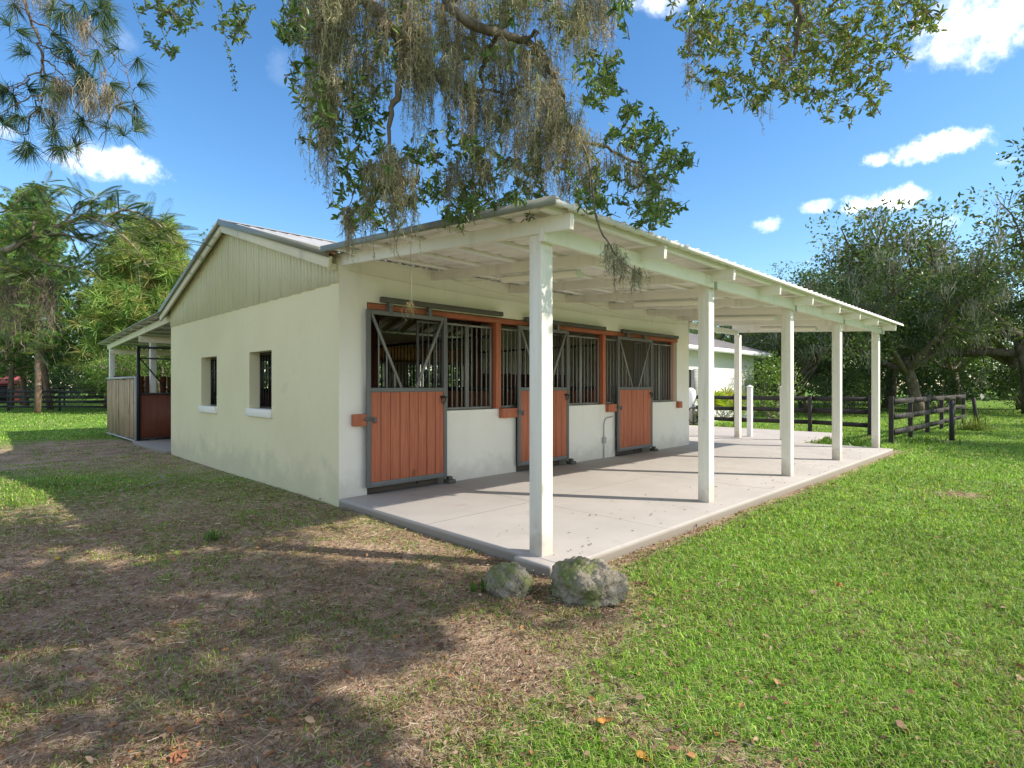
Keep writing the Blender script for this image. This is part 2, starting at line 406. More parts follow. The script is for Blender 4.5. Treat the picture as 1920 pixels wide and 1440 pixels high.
def dirtness(x, y):
    lat, d = ldc(x, y)
    lb = np.interp(d, [1.0, 2.27, 2.8, 3.6, 4.3, 5.2, 6.0], [-.75, -.25, .25, .95, 1.05, 1.0, .6])
    right = 1 / (1 + np.exp(-(lb - lat + .5 * (fnoise(x * 1.1, y * 1.1, 11) - .5)) * 4.5))
    far = np.interp(d, [0, 4.6, 6.0, 9, 12, 15.5, 17, 400], [.76, .74, .55, .42, .6, .62, .12, 0])
    left = np.interp(lat, [-400, -16, -12, 3], [0, 0, 1, 1])
    a = right * far * left
    # grass strip on the far left beside the barn's shadow
    a = a * (1 - .8 * np.exp(-(((lat + 7.6) / 1.4) ** 2 + ((d - 8.0) / 1.3) ** 2)))
    # the worn path up to the aisle at the back of the barn
    a = np.maximum(a, .85 * np.exp(-((y - 9.4) / 1.3) ** 2) * np.clip((1.0 - x) / 1.0, 0, 1) * np.clip((x + 11) / 4, 0, 1))
    # bare rim along the slab edges, mulch by the rocks, worn spot on the lawn
    edge = np.exp(-np.clip(-3.72 - y, 0, 9) ** 2 / .05) * (y < -3.6) * (x > -.2) * (x < 12.5)
    a = np.maximum(a, edge * (.55 + .4 * np.clip((3 - x) / 3, 0, 1)))
    a = np.maximum(a, .95 * np.exp(-((lat - .35) ** 2 / .55 + (d - 4.15) ** 2 / .35)))
    a = np.maximum(a, .8 * np.exp(-((lat - 6.35) ** 2 / .16 + (d - 7.95) ** 2 / .10)))
    a = np.maximum(a, .6 * np.exp(-((x - 16.2) ** 2 / .8 + (y + 4.0) ** 2 / .25)))
    pt = np.clip((fnoise(x * 1.5, y * 1.5, 83) - .47) * 4.5, 0, 1) * np.clip((4.6 - d) / 2.0, 0, 1) * .48
    a = np.maximum(a, pt)
    return np.clip(a, 0, 1)

def sinhgrid(c, span, n, k):
    t = np.linspace(-1, 1, n); return c + span * np.sinh(k * t) / np.sinh(k)
gx = np.unique(np.concatenate([sinhgrid(-1.5, 420, 300, 8.5)])); gy = sinhgrid(-3.5, 420, 300, 8.5)
GX, GY = np.meshgrid(gx, gy, indexing='ij')
GZ = ground_z(GX, GY)
inside = ((GX > .15) & (GX < 15.4) & (GY > -3.5) & (GY < 7.6) & ((GY > -1.8) | (GX < 11.4)))
GZ = np.where(inside, -.13, GZ)
n0, n1 = GX.shape
idx = np.arange(n0 * n1).reshape(n0, n1)
gm = MB(); dv = dirtness(GX, GY).ravel()
gm.add(np.stack([GX, GY, GZ], -1).reshape(-1, 3), np.stack([idx[:-1, :-1], idx[1:, :-1], idx[1:, 1:], idx[:-1, 1:]], -1).reshape(-1, 4), np.stack([dv, dv, dv], -1))
tag(gm.build('ground', M['ground'], smooth=True, colors=True), 'grass and bare sandy ground around the barn', 'ground', kind='structure')

# patio slab: front strip and the apron beyond the barn
sl = MB()
sl.box(0.0, 11.75, -3.73, 0.0, -.16, 0.0)
sl.box(9.3, 11.75, 0.0, 6.5, -.16, -.004)
sl.box(11.756, 15.7, -1.7, 6.5, -.16, -.008)
tag(sl.build('patio', M['concrete'], bevel=.012), 'pale grey concrete patio under the canopy beside the barn', 'patio', kind='structure')
jt = MB()
for x in (1.62, 4.6, 7.6, 10.4): jt.box(x - .004, x + .004, -3.72, -.01, -.001, .0012)
jt.box(.01, 11.7, -1.87, -1.862, -.001, .0012)
tag(jt.build('patio_joint', paint('joint_dirt', (.33, .30, .27), .9, .1, 0)), 'thin control joints cut in the patio concrete', 'patio', kind='structure')
al = MB(); al.box(-.12, 9.4, 7.78, 11.0, -.16, -.03)
tag(al.build('aisle_floor', M['concrete'], bevel=.01), 'concrete aisle floor behind the barn', 'floor', kind='structure')

# ------------------------------------------------------------------ the barn
LX, LY = 9.25, 7.77
ZT = 2.985; ZF = 3.15
barn = tag(empty('horse_barn'), 'cream and white horse barn with metal roof, red-brown stall doors and front canopy', 'barn')

fw = MB()
wall(fw, 'y', 0.0, 0.2, 0.0, LX, -.14, ZF, [(.40, 8.66, -.2, 2.56)])
fw.build('front_wall', M['white'], barn)
for (xa, xb) in ((1.72, 3.22), (4.58, 6.12), (7.45, 8.66)):
    kw = MB(); wall(kw, 'y', 0.0, 0.2, xa, xb, -.14, 1.07, []); kw.build('knee_wall', M['white'], barn)
gw = MB()
wall(gw, 'x', -.004, 0.2, 0.002, LY, -.14, 2.79, [(2.13, 3.05, 1.06, 2.0), (4.67, 5.59, 1.04, 2.0)])
gw.build('gable_wall', M['gable'], barn)
bw = MB()
wall(bw, 'y', LY - .2, LY - .001, 0.2, LX, -.14, ZT, [(.6, 2.6, 1.2, 2.1), (3.1, 5.5, 1.2, 2.1), (6.2, 8.5, 1.2, 2.1)])
bw.build('back_wall', M['white'], barn)
ew = MB(); wall(ew, 'x', LX - .2, LX - .001, 0.2, LY - .2, -.14, ZT, []); ew.build('end_wall', M['white'], barn)
YR, ZR = 4.03, 4.30                                        # ridge line (underside)
YE0, YE1 = -.02, 8.12
def roof_z(y): return np.interp(y, [YE0, YR, YE1], [3.08, ZR, 3.06])
for xg, nm in ((-.016, 'gable_siding'), (LX - .02, 'gable_siding')):
    gs = MB(); y = 0.0
    gs.add([(xg + .02, 0.0, 2.78), (xg + .02, LY, 2.78), (xg + .02, YR, ZR), (xg + .02, YR - .001, ZR)], [(0, 1, 2, 3)], (.25, .25, .2))
    k = 0
    while y < LY - .02:
        y2 = min(y + .098, LY); zb = 2.765 + .006 * math.sin(k * 1.7)
        dx = .002 * math.sin(k * 2.3)
        a, b = roof_z(y) - .01, roof_z(y2) - .01
        x0, x1 = xg + dx, xg + .017
        V = [(x0, y, zb), (x0, y2, zb), (x0, y2, b), (x0, y, a), (x1, y, zb), (x1, y2, zb), (x1, y2, b), (x1, y, a)]
        gs.add(V, [(0, 1, 2, 3), (0, 4, 5, 1), (0, 3, 7, 4), (1, 5, 6, 2)]); y = y2 + .011; k += 1
    gs.build(nm, M['siding'], barn)
# main roof: ribbed metal sheets, ridge cap, rake boards, drip edge
def ribbed(mb, x0, x1, y0, z0, y1, z1, pitch=.23, rib=.02, th=.006):
    xs = []; x = x0
    while x < x1 - .02:
        xs += [(x, 0), (x + .02, rib), (x + .045, rib), (x + .065, 0)]; x += pitch
    xs.append((x1, 0)); n = len(xs)
    top = [(a, y0, z0 + b) for a, b in xs] + [(a, y1, z1 + b) for a, b in xs]
    bot = [(a, y0, z0 + b - th) for a, b in xs] + [(a, y1, z1 + b - th) for a, b in xs]
    F = [(i, i + 1, n + i + 1, n + i) for i in range(n - 1)]
    mb.add(top, F); mb.add(bot, F)
    for r in (0, n): mb.add([top[r + i] for i in range(n)] + [bot[r + i] for i in range(n)], [(i, i + 1, n + i + 1, n + i) for i in range(n - 1)])
    return mb
rf = MB()
ribbed(rf, -.17, LX + .2, YE0 - .02, 3.135, YR, ZR + .055)
ribbed(rf, -.17, LX + .2, YE1 + .06, 3.10, YR, ZR + .055)
roof = rf.build('roof', M['roof_metal'], barn)
rc = MB(); rc.bar((-.18, YR - .09, ZR + .062), (LX + .22, YR - .09, ZR + .062), .2, .012, (0, -.29, 1)); rc.bar((-.18, YR + .09, ZR + .062), (LX + .22, YR + .09, ZR + .062), .2, .012, (0, .29, 1))
rc.build('ridge_cap', M['roof_metal'], roof)
for xs in (-.13, LX + .13):
    rk = MB(); rk.bar((xs, YE0 + .0, 3.0), (xs, YR, ZR - .055), .04, .15, (0, -.3, 1)); rk.bar((xs, YE1, 2.985), (xs, YR, ZR - .058), .04, .15, (0, .3, 1))
    rk.box(xs + .02 if xs < 0 else xs - .1, xs + .10 if xs < 0 else xs - .02, YE0 + .02, .08, 2.92, 3.0)
    rk.build('rake_board', M['cream_trim'], barn, bevel=.004)
    dr = MB(); xo = xs - .045 if xs < 0 else xs + .045
    dr.bar((xo, YE0 - .03, 3.105), (xo, YR, ZR + .037), .025, .095, (0, -.3, 1)); dr.bar((xo, YE1 + .06, 3.07), (xo, YR, ZR + .034), .025, .095, (0, .3, 1))
    dr.build('drip_edge', M['drip'], barn)
# windows of the gable wall: steel grille deep in the opening and a concrete sill
for (y0, y1, z0) in ((2.13, 3.05, 1.06), (4.67, 5.59, 1.04)):
    wf = MB(); x = .165
    wf.box(x, x + .03, y0, y0 + .04, z0, 2.0); wf.box(x, x + .03, y1 - .04, y1, z0, 2.0); wf.box(x, x + .03, y0 + .04, y1 - .04, 1.96, 2.0); wf.box(x, x + .03, y0 + .04, y1 - .04, z0, z0 + .04)
    wf.box(x + .003, x + .027, y0 + .04, y1 - .04, 1.72, 1.75)
    for q in np.linspace(y0 + .13, y1 - .13, 7): wf.box(x + .006, x + .024, q - .008, q + .008, z0 + .04, 1.96)
    w = wf.build('window', M['black_steel'], barn)
    sb = MB(); sb.box(-.05, .16, y0 - .035, y1 + .045, z0 - .115, z0 + .012); sb.build('sill', M['white'], w, bevel=.012)

# red brown header beams, posts between the bays, and latch blocks
hb = MB(); hb.box(.41, 8.65, -.03, .12, 2.47, 2.545); hb.build('header_beam', M['red_beam'], barn, bevel=.006)
for x in (2.80, 5.72):
    p = MB(); p.box(x - .062, x - .004, -.03, .15, 1.075, 2.468); p.box(x + .002, x + .058, -.015, .15, 1.075, 2.468); p.build('bay_post', M['red_wood'], barn, bevel=.005)
pp = MB(); pp.box(8.50, 8.58, 0.06, .16, 1.08, 2.468); pp.build('bay_post', M['red_wood'], barn, bevel=.005)
for (x0, x1) in ((.17, .37), (2.82, 3.17), (5.78, 6.06), (8.62, 8.76)):
    b = MB(); b.box(x0, x1, -.09, -.001, .92, 1.075); b.build('latch_block', M['red_wood'], barn, bevel=.006)

# sliding tracks above the doors
for (x0, x1, z) in ((.56, 2.82, 2.605), (3.36, 5.66, 2.575), (6.25, 8.55, 2.575)):
    t = MB(); t.box(x0, x1, -.115, -.045, z - .035, z + .035)
    for q in np.linspace(x0 + .12, x1 - .12, 5): t.box(q - .014, q + .014, -.046, -.001, z - .012, z + .05)
    t.build('door_track', M['track'], barn, bevel=.008)

# fixed grilles beside the doors
def grille(x0, x1, z0=1.08, z1=2.40, y=.06, seg=None):
    g = MB(); g.box(x0, x1, y - .02, y + .02, z0, z0 + .035); g.box(x0, x1, y - .02, y + .02, z1 - .03, z1)
    g.box(x0, x0 + .03, y - .018, y + .018, z0 + .035, z1 - .03); g.box(x1 - .03, x1, y - .018, y + .018, z0 + .035, z1 - .03)
    n = max(2, int(round((x1 - x0) / .105)))
    for q in np.linspace(x0, x1, n + 1)[1:-1]: g.tube([(q, y, z0 + .03), (q, y, z1 - .02)], .0105, 6)
    g.build('stall_grille', M['steel_light'], barn)
grille(1.70, 2.18); grille(2.185, 2.70); grille(2.885, 3.36)
grille(4.50, 5.04); grille(5.045, 5.62); grille(5.81, 6.26)
grille(7.36, 7.93); grille(7.935, 8.48)
for (a, b) in ((1.28, 1.70), (4.18, 4.5), (7.0, 7.36)):         # narrow bar sets standing behind the door openings
    lo = MB()
    lo.box(a, b, .10, .13, 1.30, 1.335); lo.box(a, b, .10, .13, 2.37, 2.40); lo.box(a, a + .03, .1, .13, .02, 2.37)
    for q in np.linspace(a, b, 5)[1:]: lo.tube([(q, .115, 1.33), (q, .115, 2.38)], .0105, 6)
    lo.build('stall_grille', M['steel'], barn)

# the sliding stall door
DW, DZ0, DZ1, DM = 1.33, .10, 2.455, 1.36
def make_door():
    f = MB(); t = .06
    f.box(0, t, -.02, .02, DZ0, DZ1); f.box(DW - t, DW, -.02, .02, DZ0, DZ1)
    f.box(t, DW - t, -.02, .02, DZ1 - t, DZ1); f.box(t, DW - t, -.02, .02, DM, DM + .06); f.box(t, DW - t, -.02, .02, DZ0, DZ0 + .07)
    d = f.build('stall_door', M['steel'], barn, bevel=.006)
    pn = MB(); n = 8; w = (DW - 2 * t) / n
    for i in range(n): pn.box(t + i * w + .004, t + (i + 1) * w - .004, -.014 + .002 * (i % 3), .012, DZ0 + .07, DM)
    pn.box(t, DW - t, .0125, .016, DZ0 + .07, DM)
    pn.build('door_panel', M['red_wood'], d, bevel=.004)
    zt, zb = DZ1 - t, DM + .06
    xa, xb = t + .50, DW - t - .50
    for p, q in (((t + .02, 0, zt), (xa - .02, 0, zb)), ((DW - t - .02, 0, zt), (xb + .02, 0, zb))):
        b = MB(); b.bar(p, q, .032, .032, (0, 1, 0)); b.build('brace', M['steel_light'], d)
    bs = MB(); b2 = MB()
    for k in range(1, 4):
        x = t + .125 * k; zc = zt - (x - t - .02) / (xa - t - .04) * (zt - zb)
        bs.tube([(x, 0, zb), (x, 0, zc)], .011, 6); b2.tube([(DW - x, 0, zb), (DW - x, 0, zc)], .011, 6)
    bs.build('bars', M['steel_light'], d); b2.build('bars', M['steel_light'], d)
    for x in (.36, 1.02):
        h = MB(); h.box(x - .028, x + .028, -.028, -.021, DZ1 - .03, DZ1 + .12); h.box(x - .028, x + .028, .021, .028, DZ1 - .03, DZ1 + .12)
        h.tube([(x, -.03, DZ1 + .09), (x, .03, DZ1 + .09)], .03, 10); h.build('hanger', M['steel'], d)
    l = MB(); lx = DW - .13
    l.box(lx, lx + .09, -.03, -.02, 1.27, 1.30); l.tube([(lx + .035, -.035, 1.285), (lx + .0, -.05, 1.25), (lx + .0, -.05, 1.21), (lx + .035, -.045, 1.185), (lx + .07, -.045, 1.21), (lx + .08, -.045, 1.27), (lx + .14, -.03, 1.285)], .008, 6)
    l.build('latch', M['rubber'], d)
    l = MB(); l.box(-.02, .09, -.034, -.021, .985, 1.03); l.tube([(-.06, -.04, 1.0), (.0, -.06, 1.01), (.08, -.045, 1.0)], .010, 6); l.box(.09, .135, -.03, -.021, .95, 1.03)
    l.build('latch', M['steel'], d)
    return d
door0 = make_door()
for i, x in enumerate((.345, 3.185, 6.085)):
    dd = door0 if i == 0 else copy_tree(door0)
    dd.location = (x, -.078, 0); dd.parent = barn
for x in (1.70, 4.56, 7.46):
    g = MB(); g.box(x - .03, x + .1, -.15, -.012, .0, .055); g.box(x, x + .07, -.11, -.04, .055, .10); g.build('door_guide', M['track'], barn, bevel=.006)

# conduit and box on the wall between the second and third doors
c = MB(); c.tube([(5.70, -.022, .001), (5.70, -.022, .62), (5.705, -.022, .70), (5.74, -.022, .765), (5.80, -.022, .80), (6.0, -.022, .82)], .011, 8)
c.box(5.66, 5.74, -.055, -.001, .30, .42); c.build('conduit', M['grey_metal'], barn, bevel=.003)

# barn interior: floor, stall partitions, posts, beams and rafters
f = MB(); f.box(.2, LX - .2, .2, LY - .2, -.1, .005); f.build('barn_floor', paint('packed_dirt_floor', (.26, .20, .15), .95, .2, 0), barn)
for x in (2.83, 5.74):
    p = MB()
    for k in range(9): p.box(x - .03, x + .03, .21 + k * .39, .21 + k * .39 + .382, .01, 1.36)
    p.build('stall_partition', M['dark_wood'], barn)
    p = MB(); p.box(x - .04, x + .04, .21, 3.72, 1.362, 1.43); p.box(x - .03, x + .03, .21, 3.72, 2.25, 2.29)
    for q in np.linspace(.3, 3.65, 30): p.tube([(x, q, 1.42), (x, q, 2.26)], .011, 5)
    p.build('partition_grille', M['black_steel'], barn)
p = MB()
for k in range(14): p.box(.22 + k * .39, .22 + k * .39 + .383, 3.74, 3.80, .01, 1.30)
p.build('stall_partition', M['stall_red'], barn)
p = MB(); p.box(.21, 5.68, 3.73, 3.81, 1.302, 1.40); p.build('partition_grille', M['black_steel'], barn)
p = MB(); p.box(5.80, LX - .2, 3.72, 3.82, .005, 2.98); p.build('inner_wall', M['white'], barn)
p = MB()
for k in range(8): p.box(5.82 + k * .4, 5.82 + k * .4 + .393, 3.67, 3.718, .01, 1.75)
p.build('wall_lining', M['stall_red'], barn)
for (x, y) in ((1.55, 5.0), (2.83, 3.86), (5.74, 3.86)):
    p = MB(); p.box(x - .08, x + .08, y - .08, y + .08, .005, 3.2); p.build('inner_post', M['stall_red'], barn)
for y, z in ((3.95, 2.02), (6.3, 2.1)):
    p = MB(); p.box(.21, 5.7, y, y + .05, z, z + .29); p.box(.21, 5.7, y + .06, y + .10, z + .02, z + .31); p.build('inner_beam', M['inner_wood'], barn)
p = MB()
for x in np.arange(.6, 9.0, .6):
    p.bar((x, .2, 3.07), (x, YR, ZR - .03), .04, .14, (0, -.3, 1)); p.bar((x, LY - .2, 3.08), (x, YR, ZR - .03), .04, .14, (0, .3, 1))
for y in (1.1, 2.1, 3.1, 5.0, 6.0, 7.0): p.box(.2, LX - .2, y, y + .04, roof_z(y) + .005, roof_z(y) + .03)
p.build('rafter', M['inner_wood'], barn)
for (x0, x1) in ((.6, 2.6), (3.1, 5.5), (6.2, 8.5)):
    p = MB(); p.box(x0, x1, LY - .112, LY - .088, 1.58, 1.60)
    for q in np.arange(x0 + .1, x1, .105): p.box(q - .01, q + .01, LY - .11, LY - .09, 1.2, 2.1)
    p.build('window_bars', M['black_steel'], barn)

# ------------------------------------------------------------------ front canopy of the barn
SL = .074
def cz(y): return 3.155 + SL * y                            # underside of the canopy sheets
X0, X1 = -.24, 12.25
cr = MB(); ribbed(cr, X0, X1, -3.83, cz(-3.83) + .006, .06, cz(.06) + .006, .23, .022)
for y in (-.35, -1.02, -1.69, -2.36, -3.03, -3.66):
    cr.box(X0 + .03, X1 - .02, y - .045, y + .045, cz(y) - .040, cz(y) - .004)
croof = cr.build('canopy_roof', M['ceil'], barn)
tr = MB(); tr.bar((X0 - .008, -3.84, cz(-3.84) - .004), (X0 - .008, .0, cz(0) - .004), .016, .07); tr.build('drip_edge', M['drip'], croof)
tr = MB(); n = 30
tr.box(X0, X1 + .02, -3.842, -3.832, cz(-3.83) - .035, cz(-3.83) + .004); tr.build('eave_trim', M['white_trim'], croof)
RX = (.0, 1.46, 3.06, 4.55, 5.92, 7.35, 8.66, 10.05, 11.72)
for x in RX:
    r = MB(); r.bar((x + .019, -3.79, cz(-3.79) - .042 - .065), (x + .019, -.002, cz(0) - .042 - .065), .05, .13, (0, 0, 1)); r.build('canopy_rafter', M['white_trim'], barn, bevel=.004)
fb = MB(); fb.box(-.02, 6.0, -3.515, -3.462, 2.655, 2.795); fb.box(6.006, 12.0, -3.515, -3.462, 2.655, 2.795)
fb.build('front_beam', M['white_trim'], barn, bevel=.004)
bb = MB(); bb.bar((11.95, -3.45, 2.80), (11.95, .06, 3.0), .06, .14); bb.box(LX, 12.1, -.02, .05, 2.86, 3.0); bb.build('end_beam', M['white_trim'], barn, bevel=.004)
PX = (.02, 3.10, 5.94, 8.63, 11.68)
for x in PX:
    p = MB(); p.box(x, x + .145, -3.46, -3.315, -.005, cz(-3.4) - .05); p.build('canopy_post', M['post'], barn, bevel=.008)
    if x > 1:
        b = MB(); b.box(x + .03, x + .10, -3.521, -3.516, 2.63, 2.80); b.build('beam_strap', M['grey_metal'], barn)
p = MB(); p.box(12.0, 12.145, -.08, .065, -.16, 2.86); p.build('canopy_post', M['post'], barn, bevel=.008)
ft = MB(); ft.box(-.10, .24, -3.66, -3.24, -.22, -.006); ft.build('post_footing', M['concrete'], barn, bevel=.02)
# wires stapled along the ceiling
wr = MB()
def sag(a, b, s, n=9):
    a = np.array(a); b = np.array(b); t = np.linspace(0, 1, n)[:, None]; p = a * (1 - t) + b * t; p[:, 2] -= s * 4 * (t * (1 - t))[:, 0]; return p
for a, b, s in (((.1, -.05, 2.93), (3.6, -.03, 2.86), .03), ((3.6, -.03, 2.86), (9.1, -.03, 2.92), .04), ((1.50, -.4, 2.96), (1.52, -1.5, 2.86), .05), ((4.58, -.3, 2.97), (4.6, -1.6, 2.86), .08), ((7.38, -.3, 2.97), (7.4, -1.7, 2.86), .07), ((1.5, -.35, 2.97), (4.58, -.35, 2.97), .10), ((4.6, -.4, 2.97), (7.4, -.3, 2.97), .12), ((7.4, -.35, 2.97), (10.1, -.35, 2.97), .10)):
    wr.tube(sag(a, b, s), .006, 5)
wr.build('ceiling_wire', M['cream_trim'], barn)

# ------------------------------------------------------------------ back lean-to with its paddock stall
BT = 15.0
def lz(y): return 3.06 - .042 * (y - LY)
lr = MB(); ribbed(lr, -.22, LX + .2, 15.55, lz(15.55) + .045, LY + .2, lz(LY + .2) + .045)
for y in np.arange(8.4, 15.5, .85): lr.box(-.15, LX + .1, y - .045, y + .045, lz(y) - .002, lz(y) + .034)
lr.build('lean_to_roof', M['roof_metal'], barn)
for x in (0.0, 3.0, 6.0, 9.1):
    r = MB(); r.bar((x + .03, LY + .01, lz(LY) - .075), (x + .03, 15.2, lz(15.2) - .075), .055, .15); r.build('lean_to_rafter', M['cream_trim'], barn, bevel=.004)
    for y in (10.9, 14.75):
        xo = .32 if (x == 0 and y < 12) else 0; p = MB(); p.box(x + xo, x + xo + .14, y + (.22 if xo else 0), y + (.36 if xo else .14), -.12, lz(y) - .152); p.build('lean_to_post', M['white_trim'], barn, bevel=.006)
b = MB(); b.box(.0, 9.2, 14.70, 14.748, lz(14.7) - .33, lz(14.7) - .155); b.box(.0, 9.2, 10.85, 10.898, lz(10.9) - .33, lz(10.9) - .155); b.build('lean_to_beam', M['cream_trim'], barn)
pl = MB(); y = 11.12; k = 0; rr = random.Random(3)
while y < 14.98:
    w = rr.uniform(.12, .2); pl.box(-.03 + rr.uniform(-.014, .014), -.005, y, min(y + w, 14.99), .0 + rr.uniform(-.02, .01), 1.62 + rr.uniform(-.015, .015)); y += w + rr.uniform(.012, .03); k += 1
pwall = pl.build('plank_wall', M['old_plank'], barn)
e = MB(); e.box(-.05, .01, 11.08, 15.02, -.06, -.022); e.box(-.045, .01, 11.08, 15.02, 1.64, 1.70); e.box(-.05, .01, 11.04, 11.115, -.06, 1.7); e.build('rail', M['grey_metal'], pwall)
gf = MB(); y = 11.0
gf.box(-.02, .05, y - .03, y + .03, -.03, 2.5); gf.box(.05, 3.0, y - .025, y + .025, 2.44, 2.5); gf.box(.05, 3.0, y - .02, y + .02, 2.16, 2.20); gf.box(.05, 1.45, y - .025, y + .025, -.01, .04); gf.box(.05, 3.0, y - .025, y + .025, 1.20, 1.25)
gf.box(1.40, 1.45, y - .02, y + .02, .04, 2.16); gf.bar((.06, y, 2.16), (.75, y, 1.25), .03, .03, (0, 1, 0)); gf.bar((1.40, y, 2.16), (.75, y, 1.25), .03, .03, (0, 1, 0))
gate = gf.build('stall_gate', M['black_steel'], barn)
g = MB(); g.box(.05, 3.0, y - .012, y + .012, .04, 1.20); g.build('gate_panel', M['stall_red'], gate)
g = MB()
for k in range(14):
    if k % 3 != 2: g.box(.08 + k * .21, .08 + k * .21 + .17, 14.6, 14.64, .0, 1.75)
g.build('back_boards', M['stall_red'], barn)
pg = MB(); pg.box(3.0, 9.2, 10.97, 11.03, .0, 1.3)
pg.build('stall_front', M['stall_red'], barn)
pg = MB(); pg.box(3.0, 9.2, 10.98, 11.02, 2.2, 2.25)
for q in np.arange(3.05, 9.2, .11): pg.tube([(q, 11.0, 1.3), (q, 11.0, 2.2)], .01, 5)
pg.build('stall_grille', M['black_steel'], barn)

# ------------------------------------------------------------------ strip lights under the canopy
def make_light():
    r = empty('strip_light')
    b = MB(); b.box(-.035, .035, -.61, .61, .0, .035); b.build('housing', M['white_plastic'], r, bevel=.004)
    an = np.linspace(0, np.pi, 9); xs = -.075 * np.cos(an); zs = -.062 * np.sin(an) ** .7
    V = [(x, -.6, z) for x, z in zip(xs, zs)] + [(x, .6, z) for x, z in zip(xs, zs)]
    l = MB(); l.add(V, [(i, i + 1, 9 + i + 1, 9 + i) for i in range(8)]); l.build('lamp_lens', M['lens'], r, smooth=True)
    for s in (-1, 1):
        e = MB(); yy = s * .6
        V = [(x * 1.04, yy, z * 1.04) for x, z in zip(xs, zs)] + [(x * 1.04, yy + s * .025, z * 1.04) for x, z in zip(xs, zs)] + [(0, yy + s * .025, .0)]
        e.add(V, [(i, i + 1, 9 + i + 1, 9 + i) for i in range(8)] + [(18, 9 + i, 9 + i + 1, 9 + i + 2) for i in range(0, 7, 2)]); e.build('end_cap', M['white_plastic'], r)
    return r
lt0 = make_light()
for i, (x, y, lab) in enumerate(((1.55, -2.05, 'white strip light on the canopy ceiling above the first stall door, nearest the corner post'), (4.62, -2.05, 'white strip light on the canopy ceiling above the second stall door'),
                                 (7.42, -2.1, 'white strip light on the canopy ceiling above the third stall door'), (10.25, -1.95, 'white strip light on the canopy ceiling beyond the barn wall'))):
    o = lt0 if i == 0 else copy_tree(lt0)
    o.location = (x, y, cz(y) - .18 - .035); o.rotation_euler = (-math.atan(SL) * -1, 0, 0); tag(o, lab, 'ceiling light', 'strip lights under the canopy')

# ------------------------------------------------------------------ white outbuilding beyond the patio
ob = tag(empty('white_outbuilding', (18, 7, 0)), 'white stucco outbuilding with grey hip roof beyond the patio', 'building')
def obj_at(mb, name, mat, **k):
    o = mb.build(name, mat, **k); o.parent = ob; o.matrix_parent_inverse = Matrix.Translation((-18, -7, 0)); return o
OX0, OX1, OY0, OY1 = 13.5, 24.3, 4.4, 11.0
w_ = MB(); wall(w_, 'y', OY0, OY0 + .2, OX0, OX1, -.2, 2.98, [(17.2, 18.1, .95, 2.1)]); wall(w_, 'x', OX1 - .2, OX1 - .001, OY0 + .2, OY1, -.2, 2.98, []); wall(w_, 'x', OX0, OX0 + .2, OY0 + .2, OY1, -.2, 2.98, [])
wall(w_, 'y', OY1, OY1 + .2, OX0, OX1, -.2, 2.98, [])
obj_at(w_, 'outbuilding_wall', paint('white_stucco', (.76, .75, .72), .8, .05, .08))
r = MB(); ov = .65; a0, a1, b0, b1 = OX0 - ov, OX1 + ov, OY0 - ov, OY1 + ov; zz = 3.03; yr = (OY0 + OY1) / 2; zr = zz + 1.35; hx = 3.4
V = [(a0, b0, zz), (a1, b0, zz), (a1, b1, zz), (a0, b1, zz), (a0 + hx, yr, zr), (a1 - hx, yr, zr)]
r.add(V, [(0, 1, 5, 4), (2, 3, 4, 5), (1, 2, 5, 5), (3, 0, 4, 4)][:2]); r.add([V[1], V[2], V[5], (V[5][0], V[5][1] - .001, V[5][2])], [(0, 1, 2, 3)]); r.add([V[3], V[0], V[4], (V[4][0], V[4][1] + .001, V[4][2])], [(0, 1, 2, 3)])
obj_at(r, 'roof', M['shingle'])
fa = MB(); fa.box(a0, a1, b0, b0 + .03, zz - .2, zz - .004); fa.box(a1 - .03, a1, b0 + .03, b1 - .03, zz - .2, zz - .004); fa.box(a0, a0 + .03, b0 + .03, b1 - .03, zz - .2, zz - .004); fa.box(a0, a1, b1 - .03, b1, zz - .2, zz - .004)
fa.box(a0 + .03, a1 - .03, b0 + .03, OY0 - .003, zz - .09, zz - .07); fa.box(OX1 + .003, a1 - .03, OY0, b1 - .03, zz - .09, zz - .07)
obj_at(fa, 'fascia', M['white_plastic'])
sh = MB(); sh.box(18.12, 18.5, OY0 - .04, OY0 - .001, .9, 2.15)
for z in np.arange(.96, 2.1, .06): sh.bar((18.15, OY0 - .045, z), (18.47, OY0 - .045, z), .01, .04, (0, -.6, 1))
obj_at(sh, 'shutter', M['grey_metal'])
wp = MB(); wp.box(17.2, 18.1, OY0 + .1, OY0 + .12, .95, 2.1); obj_at(wp, 'window_pane', M['black_steel'])
mb_ = MB(); mb_.box(23.35, 23.75, OY0 - .16, OY0 - .001, 1.15, 1.75); mb_.tube([(23.85, OY0 - .12, 1.5), (23.85, OY0 - .01, 1.5)], .14, 12); mb_.box(23.5, 23.56, OY0 - .06, OY0 - .001, -.1, 1.15)
obj_at(mb_, 'meter_box', M['grey_metal'], bevel=.01)

